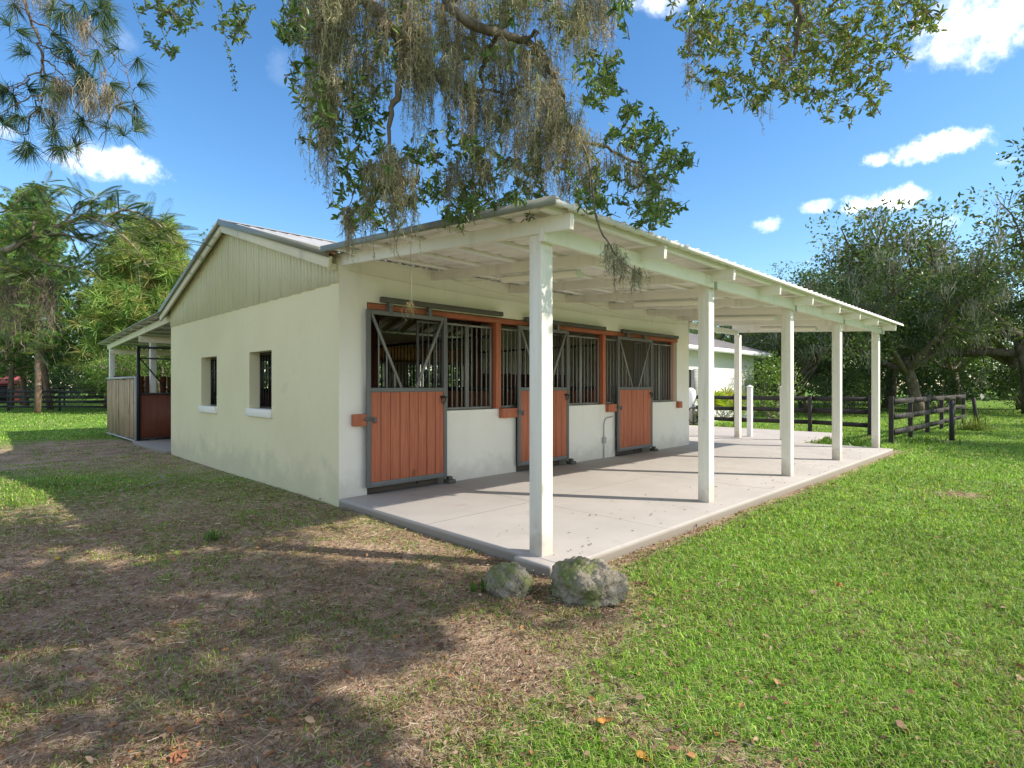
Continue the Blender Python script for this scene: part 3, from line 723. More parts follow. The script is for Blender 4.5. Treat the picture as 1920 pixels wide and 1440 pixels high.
# ------------------------------------------------------------------ small yard things
tk = tag(empty('pressure_tank', (16.6, 3.75, -.02)), 'white water pressure tank on a block beside the outbuilding', 'tank')
t = MB(); an = [(0, .0), (.16, .0), (.2, .05), (.21, .2), (.21, .62), (.18, .78), (.09, .87), (.0, .89)]
def lathe(mb, prof, k=20, c=(0, 0, 0)):
    th = np.linspace(0, 2 * np.pi, k, endpoint=False); V = np.array([[(c[0] + r * math.cos(a), c[1] + r * math.sin(a), c[2] + z) for a in th] for r, z in prof]).reshape(-1, 3)
    mb.add(V, [(i * k + j, i * k + (j + 1) % k, (i + 1) * k + (j + 1) % k, (i + 1) * k + j) for i in range(len(prof) - 1) for j in range(k)])
lathe(t, an, c=(0, 0, .5)); t.build('tank_body', M['white_plastic'], tk, smooth=True)
t = MB(); t.box(-.22, .22, -.22, .22, 0, .5); t.build('base_block', M['concrete'], tk, bevel=.01)
hs_ = tag(empty('garden_hose', (16.15, 3.4, 0)), 'coiled black garden hose on a stand beside the white tank', 'hose')
h = MB(); th = np.linspace(0, 2 * np.pi * 7, 150); h.tube(np.stack([.02 * np.sin(th * .14), .24 * np.cos(th) * (1 + .06 * np.sin(th * .3)), .34 + .3 * np.sin(th)], -1), .016, 6); h.build('hose_coil', M['rubber'], hs_, smooth=True)
h = MB(); h.box(-.03, .03, -.03, .03, 0, .75); h.box(-.12, .12, -.03, .03, 0.58, .64); h.build('stand', M['track'], hs_)

for (x, y, lab) in ((12.62, -.12, 'short white vinyl post with flat cap beside the rear canopy post'), (12.28, -1.14, 'short white vinyl post standing on the patio behind the second canopy post')):
    v = tag(empty('vinyl_post', (x, y, -.01)), lab, 'post', 'white vinyl gate posts')
    m = MB(); m.box(-.062, .062, -.062, .062, 0, 1.40); m.build('post_shaft', M['white_plastic'], v, bevel=.006)
    m = MB(); m.box(-.075, .075, -.075, .075, 1.402, 1.43); V = [(-.07, -.07, 1.43), (.07, -.07, 1.43), (.07, .07, 1.43), (-.07, .07, 1.43), (-.01, -.01, 1.475), (.01, -.01, 1.475), (.01, .01, 1.475), (-.01, .01, 1.475)]
    m.add(V, [(0, 1, 5, 4), (1, 2, 6, 5), (2, 3, 7, 6), (3, 0, 4, 7), (4, 5, 6, 7)]); m.build('post_cap', M['white_plastic'], v)

def fence(name, pts, rails, label, mat, hpost=1.2, side=.07, board=.14, group=None, pw=.11):
    pts = [np.array(p, float) for p in pts]; f = tag(empty(name, (*pts[0][:2], -.1)), label, 'fence', group); o = pts[0] * 1.0
    rr = random.Random(len(label))
    for p in pts:
        z0 = float(ground_z(p[0], p[1])) - .15; q = p[:2] - o[:2]
        m = MB(); tl = (rr.uniform(-.02, .02), rr.uniform(-.02, .02)); m.bar((q[0], q[1], z0 + .1), (q[0] + tl[0], q[1] + tl[1], hpost + .1 + rr.uniform(-.03, .04)), pw, pw, (1, .01, 0)); m.build('post', mat, f, bevel=.008)
    for a, b in zip(pts[:-1], pts[1:]):
        dv_ = (b - a)[:2] / np.linalg.norm((b - a)[:2]); nrm = np.array([-dv_[1], dv_[0]]) * side
        za = float(ground_z(a[0], a[1])) + .1; zb = float(ground_z(b[0], b[1])) + .1
        for r in rails:
            m = MB(); j = rr.uniform(-.015, .015)
            m.bar((*(a[:2] - o[:2] + nrm + dv_ * .004), r + za + .1 + j), (*(b[:2] - o[:2] + nrm - dv_ * .004), r + zb + .1 + rr.uniform(-.015, .015)), .028, board); m.build('rail', mat, f)
    return f
fence('paddock_fence', [(16.6, y) for y in (-2.2, .05 - .55, 2.0, 4.2)], (.22, .62, 1.02), 'dark brown three-board fence crossing behind the patio', M['brown_fence'], 1.14, -.07)
fence('paddock_fence', [(x, -3.2 - .02 * (x - 14)) for x in (14.3, 16.6, 19.0, 21.4, 23.8, 26.2)], (.18, .60, 1.02), 'weathered dark board fence running away beside the lawn past the last canopy post', M['brown_fence'], 1.14, -.07, .15)
def lone(x, y, h, lab, tilt=(0, 0), w=.12, hat=False):
    f = tag(empty('fence_post', (x, y, float(ground_z(x, y)) - .05)), lab, 'post')
    m = MB(); m.tube([(0, 0, 0), (tilt[0] * .5, tilt[1] * .5, h * .5), (tilt[0], tilt[1], h)], (w * .55, w * .5, w * .47), 9); m.build('post_shaft', M['black_fence'] if not hat else M['brown_fence'], f)
    if hat:
        m = MB(); m.tube([(tilt[0], tilt[1], h), (tilt[0] * 1.2, tilt[1] * 1.2, h + .28)], .015, 6); m.tube([(tilt[0] - .05, tilt[1], h - .3), (tilt[0] + .06, tilt[1], h - .3)], .03, 7); m.build('insulator', M['rubber'], f)
lone(16.55, -4.22, 1.17, 'thick black post standing on the lawn in front of the board fence end')
lone(23.4, -4.15, 1.15, 'lone leaning post in tall grass at the edge of the lawn', (-.12, .1), .13, True)

# left pasture fences, far away
fence('pasture_fence', [LD(lat, 33.2 + .06 * i, 0)[:2] for i, lat in enumerate(np.arange(-36, -17.0, 3.0))], (.2, .5, .8, 1.1), 'black four-board fence across the far lawn left of the barn', M['black_fence'], 1.22, -.07, .12)
fence('pasture_fence', [LD(lat, 42 - .25 * i, 0)[:2] for i, lat in enumerate(np.arange(-45, -21.0, 4.0))], (.2, .55, .9, 1.25), 'second black board fence farther back under the pines', M['black_fence'], 1.35, -.07, .12)
sh_ = tag(empty('red_shed', LD(-44.5, 49, -.1)), 'small faded red shed far behind the left fence', 'shed')
m = MB(); m.box(-1.4, 1.4, -1, 1, 0, 1.7); m.build('shed_wall', M['red_shed'], sh_); m = MB(); m.bar((-1.55, -.6, 2.02), (1.55, -.6, 2.02), 1.35, .06, (0, -.5, 1)); m.bar((-1.55, .6, 2.02), (1.55, .6, 2.02), 1.35, .06, (0, .5, 1)); m.build('roof', M['red_shed'], sh_)
m = MB(); m.box(-.4, .4, -1.03, -1.002, .05, 1.55); m.build('door', M['black_steel'], sh_)

# ------------------------------------------------------------------ rocks by the corner post
def rock(loc, s, seed, label):
    bm = bmesh.new(); bmesh.ops.create_icosphere(bm, subdivisions=6, radius=1)
    P = np.array([v.co[:] for v in bm.verts]); r = np.random.default_rng(seed)
    for k, a in ((1.3, .26), (2.6, .32), (5, .27), (10, .15), (21, .08), (40, .04)):
        w = r.normal(size=(5, 3)) * k; ph = r.uniform(0, 6.3, 5)
        P = P * (1 + a * (np.abs(np.sin(P @ w.T + ph)).mean(1) - .6))[:, None]
    P = P * np.array(s); P[:, 2] += s[2] * .55
    for v, p in zip(bm.verts, P): v.co = p
    me = bpy.data.meshes.new('rock'); bm.to_mesh(me); bm.free(); me.polygons.foreach_set('use_smooth', np.ones(len(me.polygons), bool)); me.materials.append(M['rock'])
    o = bpy.data.objects.new('boulder', me); COL.objects.link(o); o.location = tuple(loc); o.rotation_euler = (0, 0, seed * 1.3)
    tag(o, label, 'rock', 'rocks by the corner post')
rock(LD(.56, 4.12, -.13), (.255, .21, .185), 4, 'large rounded mossy rock right of the canopy corner post')
rock(LD(-.03, 4.22, -.13), (.165, .14, .15), 9, 'smaller jagged green mossy rock left of the corner post')

# ------------------------------------------------------------------ vegetation generators
def rand_dirs(r, n, up=0.0):
    v = r.normal(size=(n, 3)); v[:, 2] += up; return norm(v)

def limb(r, p0, d0, length, n, wob, up=0.0, droop=0.0):
    P = [np.array(p0, float)]; d = norm(np.array(d0, float))
    for i in range(n):
        d = norm(d + r.normal(size=3) * wob + np.array([0, 0, up - droop * i / n])); P.append(P[-1] + d * length / n)
    return np.array(P)

def moss_strands(mb, r, pts, n_per, lmin, lmax, width, spread, k=7, col=(.27, .245, .17), curl=.25):
    pts = np.asarray(pts, float).reshape(-1, 3); N = len(pts) * n_per
    C = np.repeat(pts, n_per, 0) + r.normal(size=(N, 3)) * np.array([spread, spread, spread * .5])
    Lg = r.uniform(lmin, lmax, N) * r.uniform(.3, 1, N)
    t = np.linspace(0, 1, k)
    P = C[:, None] + np.zeros((N, k, 3)); P[..., 2] -= Lg[:, None] * t
    tow = np.repeat(pts, n_per, 0) - C
    P[..., :2] += tow[:, None, :2] * t[None, :, None] * .45
    w = np.cumsum(r.normal(size=(N, k, 3)) * curl, 1); w[:, 0] = 0
    P += w * (Lg / k)[:, None, None] * np.array([1, 1, .4])
    SD = norm(r.normal(size=(N, 3)) * np.array([1, 1, .2]))
    WD = width * r.uniform(.5, 1.3, (N, 1)) * np.linspace(1, .35, k)[None]
    cc = np.array(col)[None] * r.uniform(.55, 1.35, (N, 1)) * (1 + r.normal(size=(N, 3)) * .05)
    mb.strips(P, SD, WD, cc)
    return P

def moss_ropes(mb, r, pts, n_per, lmin, lmax, spread, col, fil=34, fl=.07, wd=.0048):
    pts = np.asarray(pts, float).reshape(-1, 3); N = len(pts) * n_per; k = 12
    C = np.repeat(pts, n_per, 0) + r.normal(size=(N, 3)) * np.array([spread, spread, spread * .5])
    Lg = r.uniform(lmin, lmax, N) * r.uniform(.35, 1, N); t = np.linspace(0, 1, k)
    P = C[:, None] + np.zeros((N, k, 3)); P[..., 2] -= Lg[:, None] * t
    w = np.cumsum(r.normal(size=(N, k, 3)) * .16, 1); w -= w[:, :1]; P += w * (Lg / k)[:, None, None] * np.array([1, 1, .2])
    tone = r.uniform(.5, 1.35, (N, 1)) * (1 + r.normal(size=(N, 3)) * .05)
    mb.strips(P, norm(r.normal(size=(N, 3)) * np.array([1, 1, .1])), .007 * np.linspace(1, .35, k)[None] * np.ones((N, 1)), np.array(col)[None] * tone * .8)
    M_ = N * fil; idx_ = np.repeat(np.arange(N), fil); u = r.uniform(0, .999, M_) * (k - 1); i = u.astype(int); f = (u - i)[:, None]
    B = P[idx_, i] * (1 - f) + P[idx_, i + 1] * f; tt = u / (k - 1)
    keep = r.uniform(size=M_) < np.clip(Lg[idx_] / .7, .3, 1); B, tt, idx_ = B[keep], tt[keep], idx_[keep]; M_ = len(B)
    d = norm(r.normal(size=(M_, 3)) * np.array([1, 1, .5]) + np.array([0, 0, -.55])); L = (fl * (1.15 - .75 * tt) * r.uniform(.45, 1.25, M_))[:, None]
    q = r.normal(size=(M_, 3)) * .45; q[:, 2] -= .7
    S_ = np.stack([B, B + d * L * .5, B + (d * .65 + q * .45) * L, B + (d * .45 + q * 1.0) * L], 1)
    mb.strips(S_, norm(r.normal(size=(M_, 3))), wd * r.uniform(.6, 1.3, (M_, 1)) * np.array([[1, 1, .8, .4]]), np.array(col)[None] * tone[idx_] * r.uniform(.7, 1.3, (M_, 1)))

def oak_leaf_clump(mb, r, C, R, n, size, cols, flat=.6, simple=True, shell=.35):
    u = rand_dirs(r, n); rad = r.uniform(shell, 1, n) ** .6
    P = np.asarray(C) + u * rad[:, None] * np.array([R, R, R * flat])
    D = norm(u * .6 + r.normal(size=(n, 3)) * .7); Nn = norm(r.normal(size=(n, 3)) + np.array([0, 0, 1.0]))
    c = np.array(cols)[r.integers(0, len(cols), n)] * r.uniform(.65, 1.35, (n, 1))
    mb.leaves(P, D, Nn, size * r.uniform(.6, 1.3, n), size * .5 * r.uniform(.7, 1.2, n), c, simple=simple)

OAKC = [(.085, .145, .04), (.11, .175, .048), (.145, .21, .055), (.065, .115, .042), (.18, .23, .065)]
def gen_oak(seed, h=11.0, spread=6.0, mossy=1.0, cols=OAKC, leafn=150, size=.17, clumps=84):
    r = np.random.default_rng(seed); tb = MB(); lb = MB(); ms = MB()
    th = h * .24; base = np.array([0, 0, 0.])
    tp = limb(r, base, (r.normal() * .1, r.normal() * .1, 1), th, 5, .08)
    tb.tube(tp, np.linspace(.30, .21, len(tp)) * h / 11, 9)
    ends = []
    nl = 7
    for i in range(nl):
        a = 2 * np.pi * i / nl + r.uniform(-.3, .3); el = r.uniform(.35, 1.15)
        L = (spread if el < .8 else h * .62) * r.uniform(.8, 1.05)
        p = limb(r, tp[-1] - np.array([0, 0, r.uniform(0, th * .25)]), (math.cos(a), math.sin(a), el), L, 9, .16, .03, .05)
        tb.tube(p, np.linspace(.14, .04, len(p)) * h / 11, 7)
        for j in range(3, 10):
            for q in range(2):
                dd = norm(p[min(j, 9)] - p[j - 1]) + r.normal(size=3) * .75 + np.array([0, 0, .35])
                s = limb(r, p[j], dd, L * r.uniform(.22, .42), 5, .22, .06); tb.tube(s, np.linspace(.06, .015, len(s)) * h / 11, 5, cap=False)
                ends.append(s[-1]); ends.append(s[3])
        ends.append(p[-1])
    ends = np.array(ends); ends = ends[r.permutation(len(ends))]
    for e in ends[:clumps * 2]:
        R = r.uniform(.65, 1.3) * h / 11
        oak_leaf_clump(lb, r, e, R, int(leafn * .5), size, cols, .55)
    if mossy:
        mp = ends[:int(len(ends) * .9 * min(mossy, 1))] + r.normal(size=(int(len(ends) * .9 * min(mossy, 1)), 3)) * .35
        moss_strands(ms, r, mp, 24, .3, 1.2, .032, .24, 6, (.34, .33, .27), .3)
    return tb.mesh('trunk', M['oak_bark'], True), lb.mesh('crown', M['leaf'], colors=True), (ms.mesh('moss', M['moss'], colors=True) if mossy else None)

PINEC = [(.13, .27, .07), (.17, .32, .075), (.22, .34, .08), (.10, .21, .065), (.30, .33, .10)]
def gen_pine(seed, h=13.0, R=2.9, first=.22, tuft=.20, cols=PINEC, dens=1.0, barkm='pine_bark'):
    r = np.random.default_rng(seed); tb = MB(); lb = MB()
    tp = limb(r, (0, 0, 0), (r.normal() * .05, r.normal() * .05, 1), h, 9, .025, .02); tb.tube(tp, np.linspace(.19, .03, len(tp)) * h / 13, 8)
    C = []; D = []
    nw = int(19 * dens)
    for i in range(nw):
        f = first + (1 - first) * (i + .5) / nw; zc = f * h; base = np.array([np.interp(zc, tp[:, 2], tp[:, k]) for k in range(3)])
        prof = math.sin(min(1, (1.02 - f) / (1 - first) * 1.25) * math.pi / 2) ** .8
        for j in range(6):
            a = r.uniform(0, 2 * np.pi); L = R * prof * r.uniform(.6, 1.1) + .35
            p = limb(r, base + np.array([0, 0, r.uniform(-.3, .3)]), (math.cos(a), math.sin(a), .12 + .5 * f), L, 5, .12, .07); tb.tube(p, np.linspace(.035, .01, 6), 5, cap=False)
            for q in range(2, 6):
                for s in range(5):
                    e = p[q] + r.normal(size=3) * np.array([.3, .3, .22]); C.append(e); D.append(norm(p[q] - p[q - 1]) + np.array([0, 0, .5]) + r.normal(size=3) * .3)
    C = np.array(C); D = norm(np.array(D)); n = len(C); k = 30
    C2 = np.repeat(C, k, 0); D2 = norm(np.repeat(D, k, 0) * .55 + r.normal(size=(n * k, 3)) * .62)
    L = tuft * r.uniform(.7, 1.15, (n * k, 1)); P = np.stack([C2, C2 + D2 * L * .55, C2 + D2 * L + np.array([0, 0, -.05])], 1)
    SD = norm(np.cross(D2, r.normal(size=(n * k, 3))))
    cc = np.array(cols)[r.integers(0, len(cols), n)] * r.uniform(.75, 1.25, (n, 1)); cc = np.repeat(cc, k, 0) * r.uniform(.8, 1.2, (n * k, 1))
    lb.strips(P, SD, np.array([[.02, .024, .008]]) * np.ones((n * k, 1)), cc)
    return tb.mesh('trunk', M[barkm], True), lb.mesh('crown', M['needle'], colors=True), None

BUSHC = [(.12, .2, .04), (.15, .24, .05), (.09, .16, .04)]
def gen_bush(seed, h, R, cols=BUSHC, size=.12, n=2600):
    r = np.random.default_rng(seed); tb = MB(); lb = MB()
    for i in range(9):
        a = r.uniform(0, 6.28); p = limb(r, (r.normal() * .1, r.normal() * .1, 0), (math.cos(a) * .6, math.sin(a) * .6, 1), h * .8, 5, .15); tb.tube(p, np.linspace(.035, .01, 6), 5, cap=False)
    for i in range(26):
        u = rand_dirs(r, 1)[0]; c = np.array([u[0] * R * .62, u[1] * R * .62, h * .52 + u[2] * h * .36]); oak_leaf_clump(lb, r, c, R * r.uniform(.3, .5), n // 26, size, cols, .8)
    return tb.mesh('stem', M['pale_bark'], True), lb.mesh('foliage', M['leaf'], colors=True), None

def plant(meshes, name, loc, label, cat, s=1.0, rot=0.0, group=None, sz=None):
    o = empty(name, loc); tag(o, label, cat, group); o.rotation_euler = (0, 0, rot); o.scale = (s, s, sz or s)
    for me in meshes:
        if me is None: continue
        c = bpy.data.objects.new(me.name.split('.')[0], me); COL.objects.link(c); c.parent = o
    return o

# ------------------------------------------------------------------ trees far left (pines), right (mossy oaks) and behind
pines = [gen_pine(21, 13, 2.9), gen_pine(22, 12, 3.3, .18), gen_pine(23, 14, 2.6, .3), gen_pine(24, 8, 2.4, .10, .5, [(.22, .35, .08), (.28, .38, .09), (.36, .34, .11), (.17, .29, .07)])]
oakv = [gen_oak(31, leafn=290), gen_oak(32, 12, 6.5, .8, leafn=290), gen_oak(33, 10, 5.5, .5, leafn=280), gen_oak(34, 11, 5.5, .0, [(.11, .19, .045), (.15, .24, .055), (.18, .28, .065), (.085, .15, .042)])]
GP = 'pines beyond the left lawn'
LP = [  # lat, d, variant, scale, rot, label
    (-26.3, 31.0, 2, .86, .2, 'slim pine with pale leaning trunk in front of the left fence'),
    (-29.3, 35.5, 0, 1.0, 1.0, 'tall pine at the left edge behind the black fence'),
    (-24.8, 35.5, 1, .98, 2.1, 'broad bright pine behind the fence, left of the barn lean-to'),
    (-21.6, 33.5, 3, 1.32, .7, 'yellow-green bushy pine closest to the barn roof on the left'),
    (-19.6, 37.0, 0, .86, 3.3, 'dark green pine top showing just above the barn rake'),
    (-26.9, 43.0, 2, .98, 4.0, 'tall thin pine rising behind the second fence'),
    (-33.8, 39.0, 1, 1.0, 5.1, 'wide pine farthest left behind the fence'),
    (-31.0, 46.0, 0, .98, 2.7, 'distant pine between the leaning trunk and the left edge'),
    (-22.9, 45.0, 2, .84, .3, 'distant pine standing behind the yellow-green pine'),
    (-38.5, 44.0, 2, 1.0, 1.9, 'distant pine near the red shed'),
    (-27.6, 38.0, 1, .95, 2.9, 'full green pine between the leaning trunk and the yellow-green pine'),
    (-32.3, 36.0, 1, .98, 3.9, 'broad pine filling the left edge above the fence'),
    (-16.5, 42.0, 1, .82, 4.4, 'pine hidden behind the barn roof ridge'),
]
for lat, d, v, s, ro, lab in LP:
    p = LD(lat, d, 0); p[2] = float(ground_z(p[0], p[1])) - .05; plant(pines[v], 'pine_tree', p, lab, 'tree', s, ro, GP)
p = LD(-24.0, 33.5, -.1); plant(oakv[3], 'young_tree', p, 'small round-crowned broadleaf tree beside the black fence', 'tree', .42, 1.2)
p = LD(-19.6, 31.5, -.1); plant(oakv[3], 'young_tree', p, 'broadleaf tree with grey trunk beside the weathered plank wall', 'tree', .55, 4.2)
GO = 'mossy oaks beyond the right fence'
RP = [
    (22.2, 30.5, 1, 1.02, .4, 'mossy live oak with forked trunk behind the board fence'),
    (28.4, 30.5, 0, 1.68, 1.9, 'tall live oak with straight dark trunk at the right edge'),
    (17.2, 33.0, 2, .95, 2.6, 'low mossy oak behind the last canopy post'),
    (25.5, 38.0, 1, 1.2, 4.1, 'large moss-draped oak rising behind the forked oak'),
    (33.0, 36.0, 1, 1.4, 5.2, 'tall leafy oak half out of the right edge'),
    (13.6, 40.0, 3, .98, .9, 'dense green oak seen between the canopy posts'),
    (20.0, 42.0, 3, 1.02, 3.0, 'distant mossy oak above the canopy eave'),
    (9.4, 46.0, 3, 1.0, 5.5, 'dark oak behind the outbuilding roof'),
    (16.6, 49.0, 1, .86, 2.2, 'far oak between the second and third canopy posts'),
    (29.0, 45.0, 3, 1.4, .2, 'distant oak filling the gap near the right trunk'),
    (36.0, 45.0, 3, 1.25, 1.4, 'green oak beyond the right edge of the lawn'),
    (4.0, 52.0, 3, .95, 3.6, 'far oak hidden behind the barn end wall'),
]
for lat, d, v, s, ro, lab in RP:
    p = LD(lat, d, 0); p[2] = float(ground_z(p[0], p[1])) - .05; plant(oakv[v], 'oak_tree', p, lab, 'tree', s, ro, GO)
# off to the right of the frame: the oak whose shade falls across the lawn and the patio's far end
plant(oakv[1], 'oak_tree', LD(21.5, 10.0, -.1), 'shade oak on the lawn to the right, outside the photograph', 'tree', .95, 2.0)
plant(oakv[0], 'oak_tree', LD(26.0, 15.5, -.1), 'second shade oak on the lawn to the right, outside the photograph', 'tree', .95, .5)

b1 = gen_bush(51, 3.0, 1.5, [(.17, .28, .05), (.22, .33, .07), (.13, .22, .045)]); plant(b1, 'leafy_bush', LD(11.75, 25.4, -.1), 'bright green leafy bush at the corner of the white outbuilding', 'bush', 1.0)
b2 = gen_bush(52, 4.4, 1.7, [(.20, .19, .12), (.16, .17, .09), (.25, .23, .16)], .1, 1900); plant(b2, 'bare_bush', LD(14.6, 30.5, -.1), 'tall grey-green thin-leaved bush behind the bright bush', 'bush', 1.0)
b3 = gen_bush(53, 2.4, 2.0, [(.07, .12, .035), (.10, .16, .045)], .14, 2600)
for i, (lat, d, s, lab) in enumerate(((17.0, 29.5, 1.0, 'dark shrub behind the fence left of the forked oak'), (20.0, 33.0, .9, 'dark shrub at the foot of the forked oak'), (25.6, 33.5, 1.1, 'dark shrub between the two right trunks'), (29.6, 32.0, 1.1, 'dark shrub right of the straight oak trunk'), (23.2, 36.0, 1.2, 'shrub in the shade deep under the mossy oaks'), (14.6, 36.0, 1.3, 'dark shrub behind the thin-leaved bush'))):
    plant(b3, 'dark_shrub', LD(lat, d, -.1), lab, 'bush', s, i * 1.1, 'shrubs under the oaks')

for i, (lat, d, s, lab) in enumerate(((-38.0, 46.0, 1.3, 'shrub under the pines at the far left, beside the red shed'), (-33.0, 47.0, 1.3, 'shrub under the pines behind the second left fence'), (-28.5, 45.5, 1.2, 'shrub behind the leaning pine trunk'), (-24.5, 47.0, 1.3, 'shrub in the gap between the left pine trunks'), (-21.0, 40.0, 1.2, 'shrub behind the lean-to end wall'), (-27.0, 39.5, .9, 'low shrub behind the black fence, left of the small broadleaf tree'))):
    plant(b3, 'dark_shrub', LD(lat, d, -.1), lab, 'bush', s, i * 1.7, 'shrubs under the pines')

# palm-like clump behind the fence
r = np.random.default_rng(5); pm = tag(empty('palm_shrub', (17.75, 3.0, -.1)), 'yellow-green palm clump with fan leaves against the white outbuilding', 'palm')
pm.scale = (1.25, 1.25, 1.2)
lb = MB(); tb = MB()
for i in range(26):
    a = r.uniform(0, 6.28); el = r.uniform(.25, 1.35); L = r.uniform(.5, .95)
    d = np.array([math.cos(a) * math.cos(el), math.sin(a) * math.cos(el), math.sin(el)]); o = np.array([r.normal() * .1, r.normal() * .1, .15]); e = o + d * L
    tb.tube([o, o + d * L * .5, e], .008, 5, cap=False)
    n = 15; s = norm(np.cross(d, [0, 0, 1.])); u = np.cross(s, d); f = np.linspace(-1.9, 1.9, n)
    dr_ = d * np.cos(f)[:, None] + s * np.sin(f)[:, None] + u * .15; Ll = .5 * r.uniform(.85, 1.1, n)
    P = np.stack([np.repeat(e[None], n, 0), e + dr_ * Ll[:, None] * .55, e + dr_ * Ll[:, None] + np.array([0, 0, -.12])], 1)
    c = np.array([(.42, .48, .05), (.26, .38, .05), (.52, .52, .08)])[r.integers(0, 3)] * np.ones((n, 3)) * r.uniform(.8, 1.2, (n, 1))
    lb.strips(P, norm(np.cross(dr_, u)), np.array([[.03, .055, .01]]) * np.ones((n, 1)), c)
tb.build('stem', M['pale_bark'], pm); lb.build('fronds', M['grass'], pm, colors=True)

# far wood that closes the horizon: one mass
r = np.random.default_rng(77); fwood = MB()
for k in range(900):
    p = LD(r.uniform(-85, 85), r.uniform(56, 76), r.uniform(.3, 6.5)); oak_leaf_clump(fwood, r, p, r.uniform(1.6, 2.8), 60, .75, [(.07, .11, .035), (.09, .14, .045), (.05, .085, .03)], .8)
tag(fwood.build('far_woods', M['leaf'], colors=True), 'dark far-off woods closing the horizon', 'woods', kind='stuff')

# ------------------------------------------------------------------ the live oak overhead
r = np.random.default_rng(101)
oak = tag(empty('live_oak', LD(5.2, -2.6, -.1)), 'live oak overhead with hanging grey moss, its branches reaching above the barn roof', 'tree')
OB = np.array(oak.location)
tb, lb, ms = MB(), MB(), MB()
def path(pts, n=None):
    pts = np.array(pts, float); m = len(pts); t = np.linspace(0, m - 1, n or (m - 1) * 5 + 1)
    o = np.zeros((len(t), 3))
    for i, q in enumerate(t):
        k = min(int(q), m - 2); f = q - k; p0 = pts[max(k - 1, 0)]; p1 = pts[k]; p2 = pts[k + 1]; p3 = pts[min(k + 2, m - 1)]
        o[i] = .5 * (2 * p1 + (p2 - p0) * f + (2 * p0 - 5 * p1 + 4 * p2 - p3) * f * f + (3 * p1 - p0 - 3 * p2 + p3) * f ** 3)
    return o
LIMBS = []
def add_limb(pts, r0, r1, k=8, jit=.02):
    p = path(pts); p = p + r.normal(size=p.shape) * jit * np.linspace(0, 1, len(p))[:, None]; LIMBS.append(p); tb.tube(p, np.linspace(r0, r1, len(p)), k); return p
add_limb([LD(5.2, -2.6, -.3), LD(5.15, -2.55, .6), LD(5.0, -2.4, 2.4), LD(4.8, -2.2, 3.8)], .55, .38, 12)
add_limb([LD(4.8, -2.2, 3.6), LD(4.2, -.6, 4.9), LD(3.0, 1.4, 5.9), LD(1.4, 3.2, 5.9), LD(.2, 4.2, 5.3), W(840, 10, 4.4)], .2, .045, 9, .012)
vis1 = add_limb([W(840, 10, 4.4), W(885, 45, 4.4), W(935, 62, 4.45), W(985, 78, 4.5), W(1020, 110, 4.55), W(1050, 170, 4.6), W(1062, 225, 4.65), W(1080, 260, 4.7), W(1150, 285, 4.75), W(1215, 320, 4.8)], .042, .010, 7)
add_limb([LD(3.0, 1.4, 5.9), LD(1.2, 3.0, 6.3), LD(-.6, 4.2, 5.7), W(690, -40, 4.3), W(722, 40, 4.3), W(752, 85, 4.3), W(748, 160, 4.3), W(732, 215, 4.3), W(728, 285, 4.3)], .09, .010, 7, .012)
add_limb([LD(3.0, 1.4, 5.9), LD(2.9, 3.4, 6.4), LD(2.6, 4.6, 6.0), W(1480, -60, 5.0), W(1500, 40, 5.0), W(1470, 130, 5.0)], .09, .012, 7)
add_limb([LD(4.2, -.6, 4.9), LD(4.6, 1.6, 6.2), LD(4.8, 3.6, 7.0), LD(4.4, 5.2, 6.6)], .08, .02, 7, .09)
add_limb([LD(4.8, -2.2, 3.7), LD(6.6, -2.4, 5.0), LD(8.6, -1.9, 6.4), LD(9.2, -.4, 7.3), LD(8.2, 1.4, 7.7)], .15, .03, 8, .08)
add_limb([LD(4.8, -2.2, 3.7), LD(4.2, -4.4, 5.2), LD(3.2, -6.4, 6.6)], .24, .04, 8)
add_limb([LD(4.8, -2.2, 3.8), LD(5.4, -3.4, 5.8), LD(6.4, -4.6, 7.6)], .22, .04, 8)
add_limb([W(935, 62, 4.45), W(905, 120, 4.7), W(900, 180, 4.9), W(880, 210, 5.0)], .02, .006, 6)
add_limb([W(985, 78, 4.5), W(1005, 60, 4.4), W(1010, 90, 4.3)], .018, .008, 6)
add_limb([W(1062, 225, 4.65), W(1100, 290, 4.5), W(1112, 360, 4.3), W(1118, 410, 4.15), W(1135, 450, 4.0), W(1160, 485, 3.92), W(1190, 505, 3.9)], .012, .003, 5, .006)
add_limb([W(800, 90, 4.6), W(830, 160, 4.7), W(900, 170, 4.8), W(960, 172, 4.9), W(1030, 170, 5.0)], .02, .007, 6)
add_limb([W(700, 320, 4.5), W(668, 350, 4.5), W(655, 395, 4.4)], .007, .003, 5)
add_limb([LD(-.6, 4.2, 5.7), LD(-2.2, 4.2, 5.4), W(300, -30, 4.6), W(330, 40, 4.6)], .04, .006, 6)

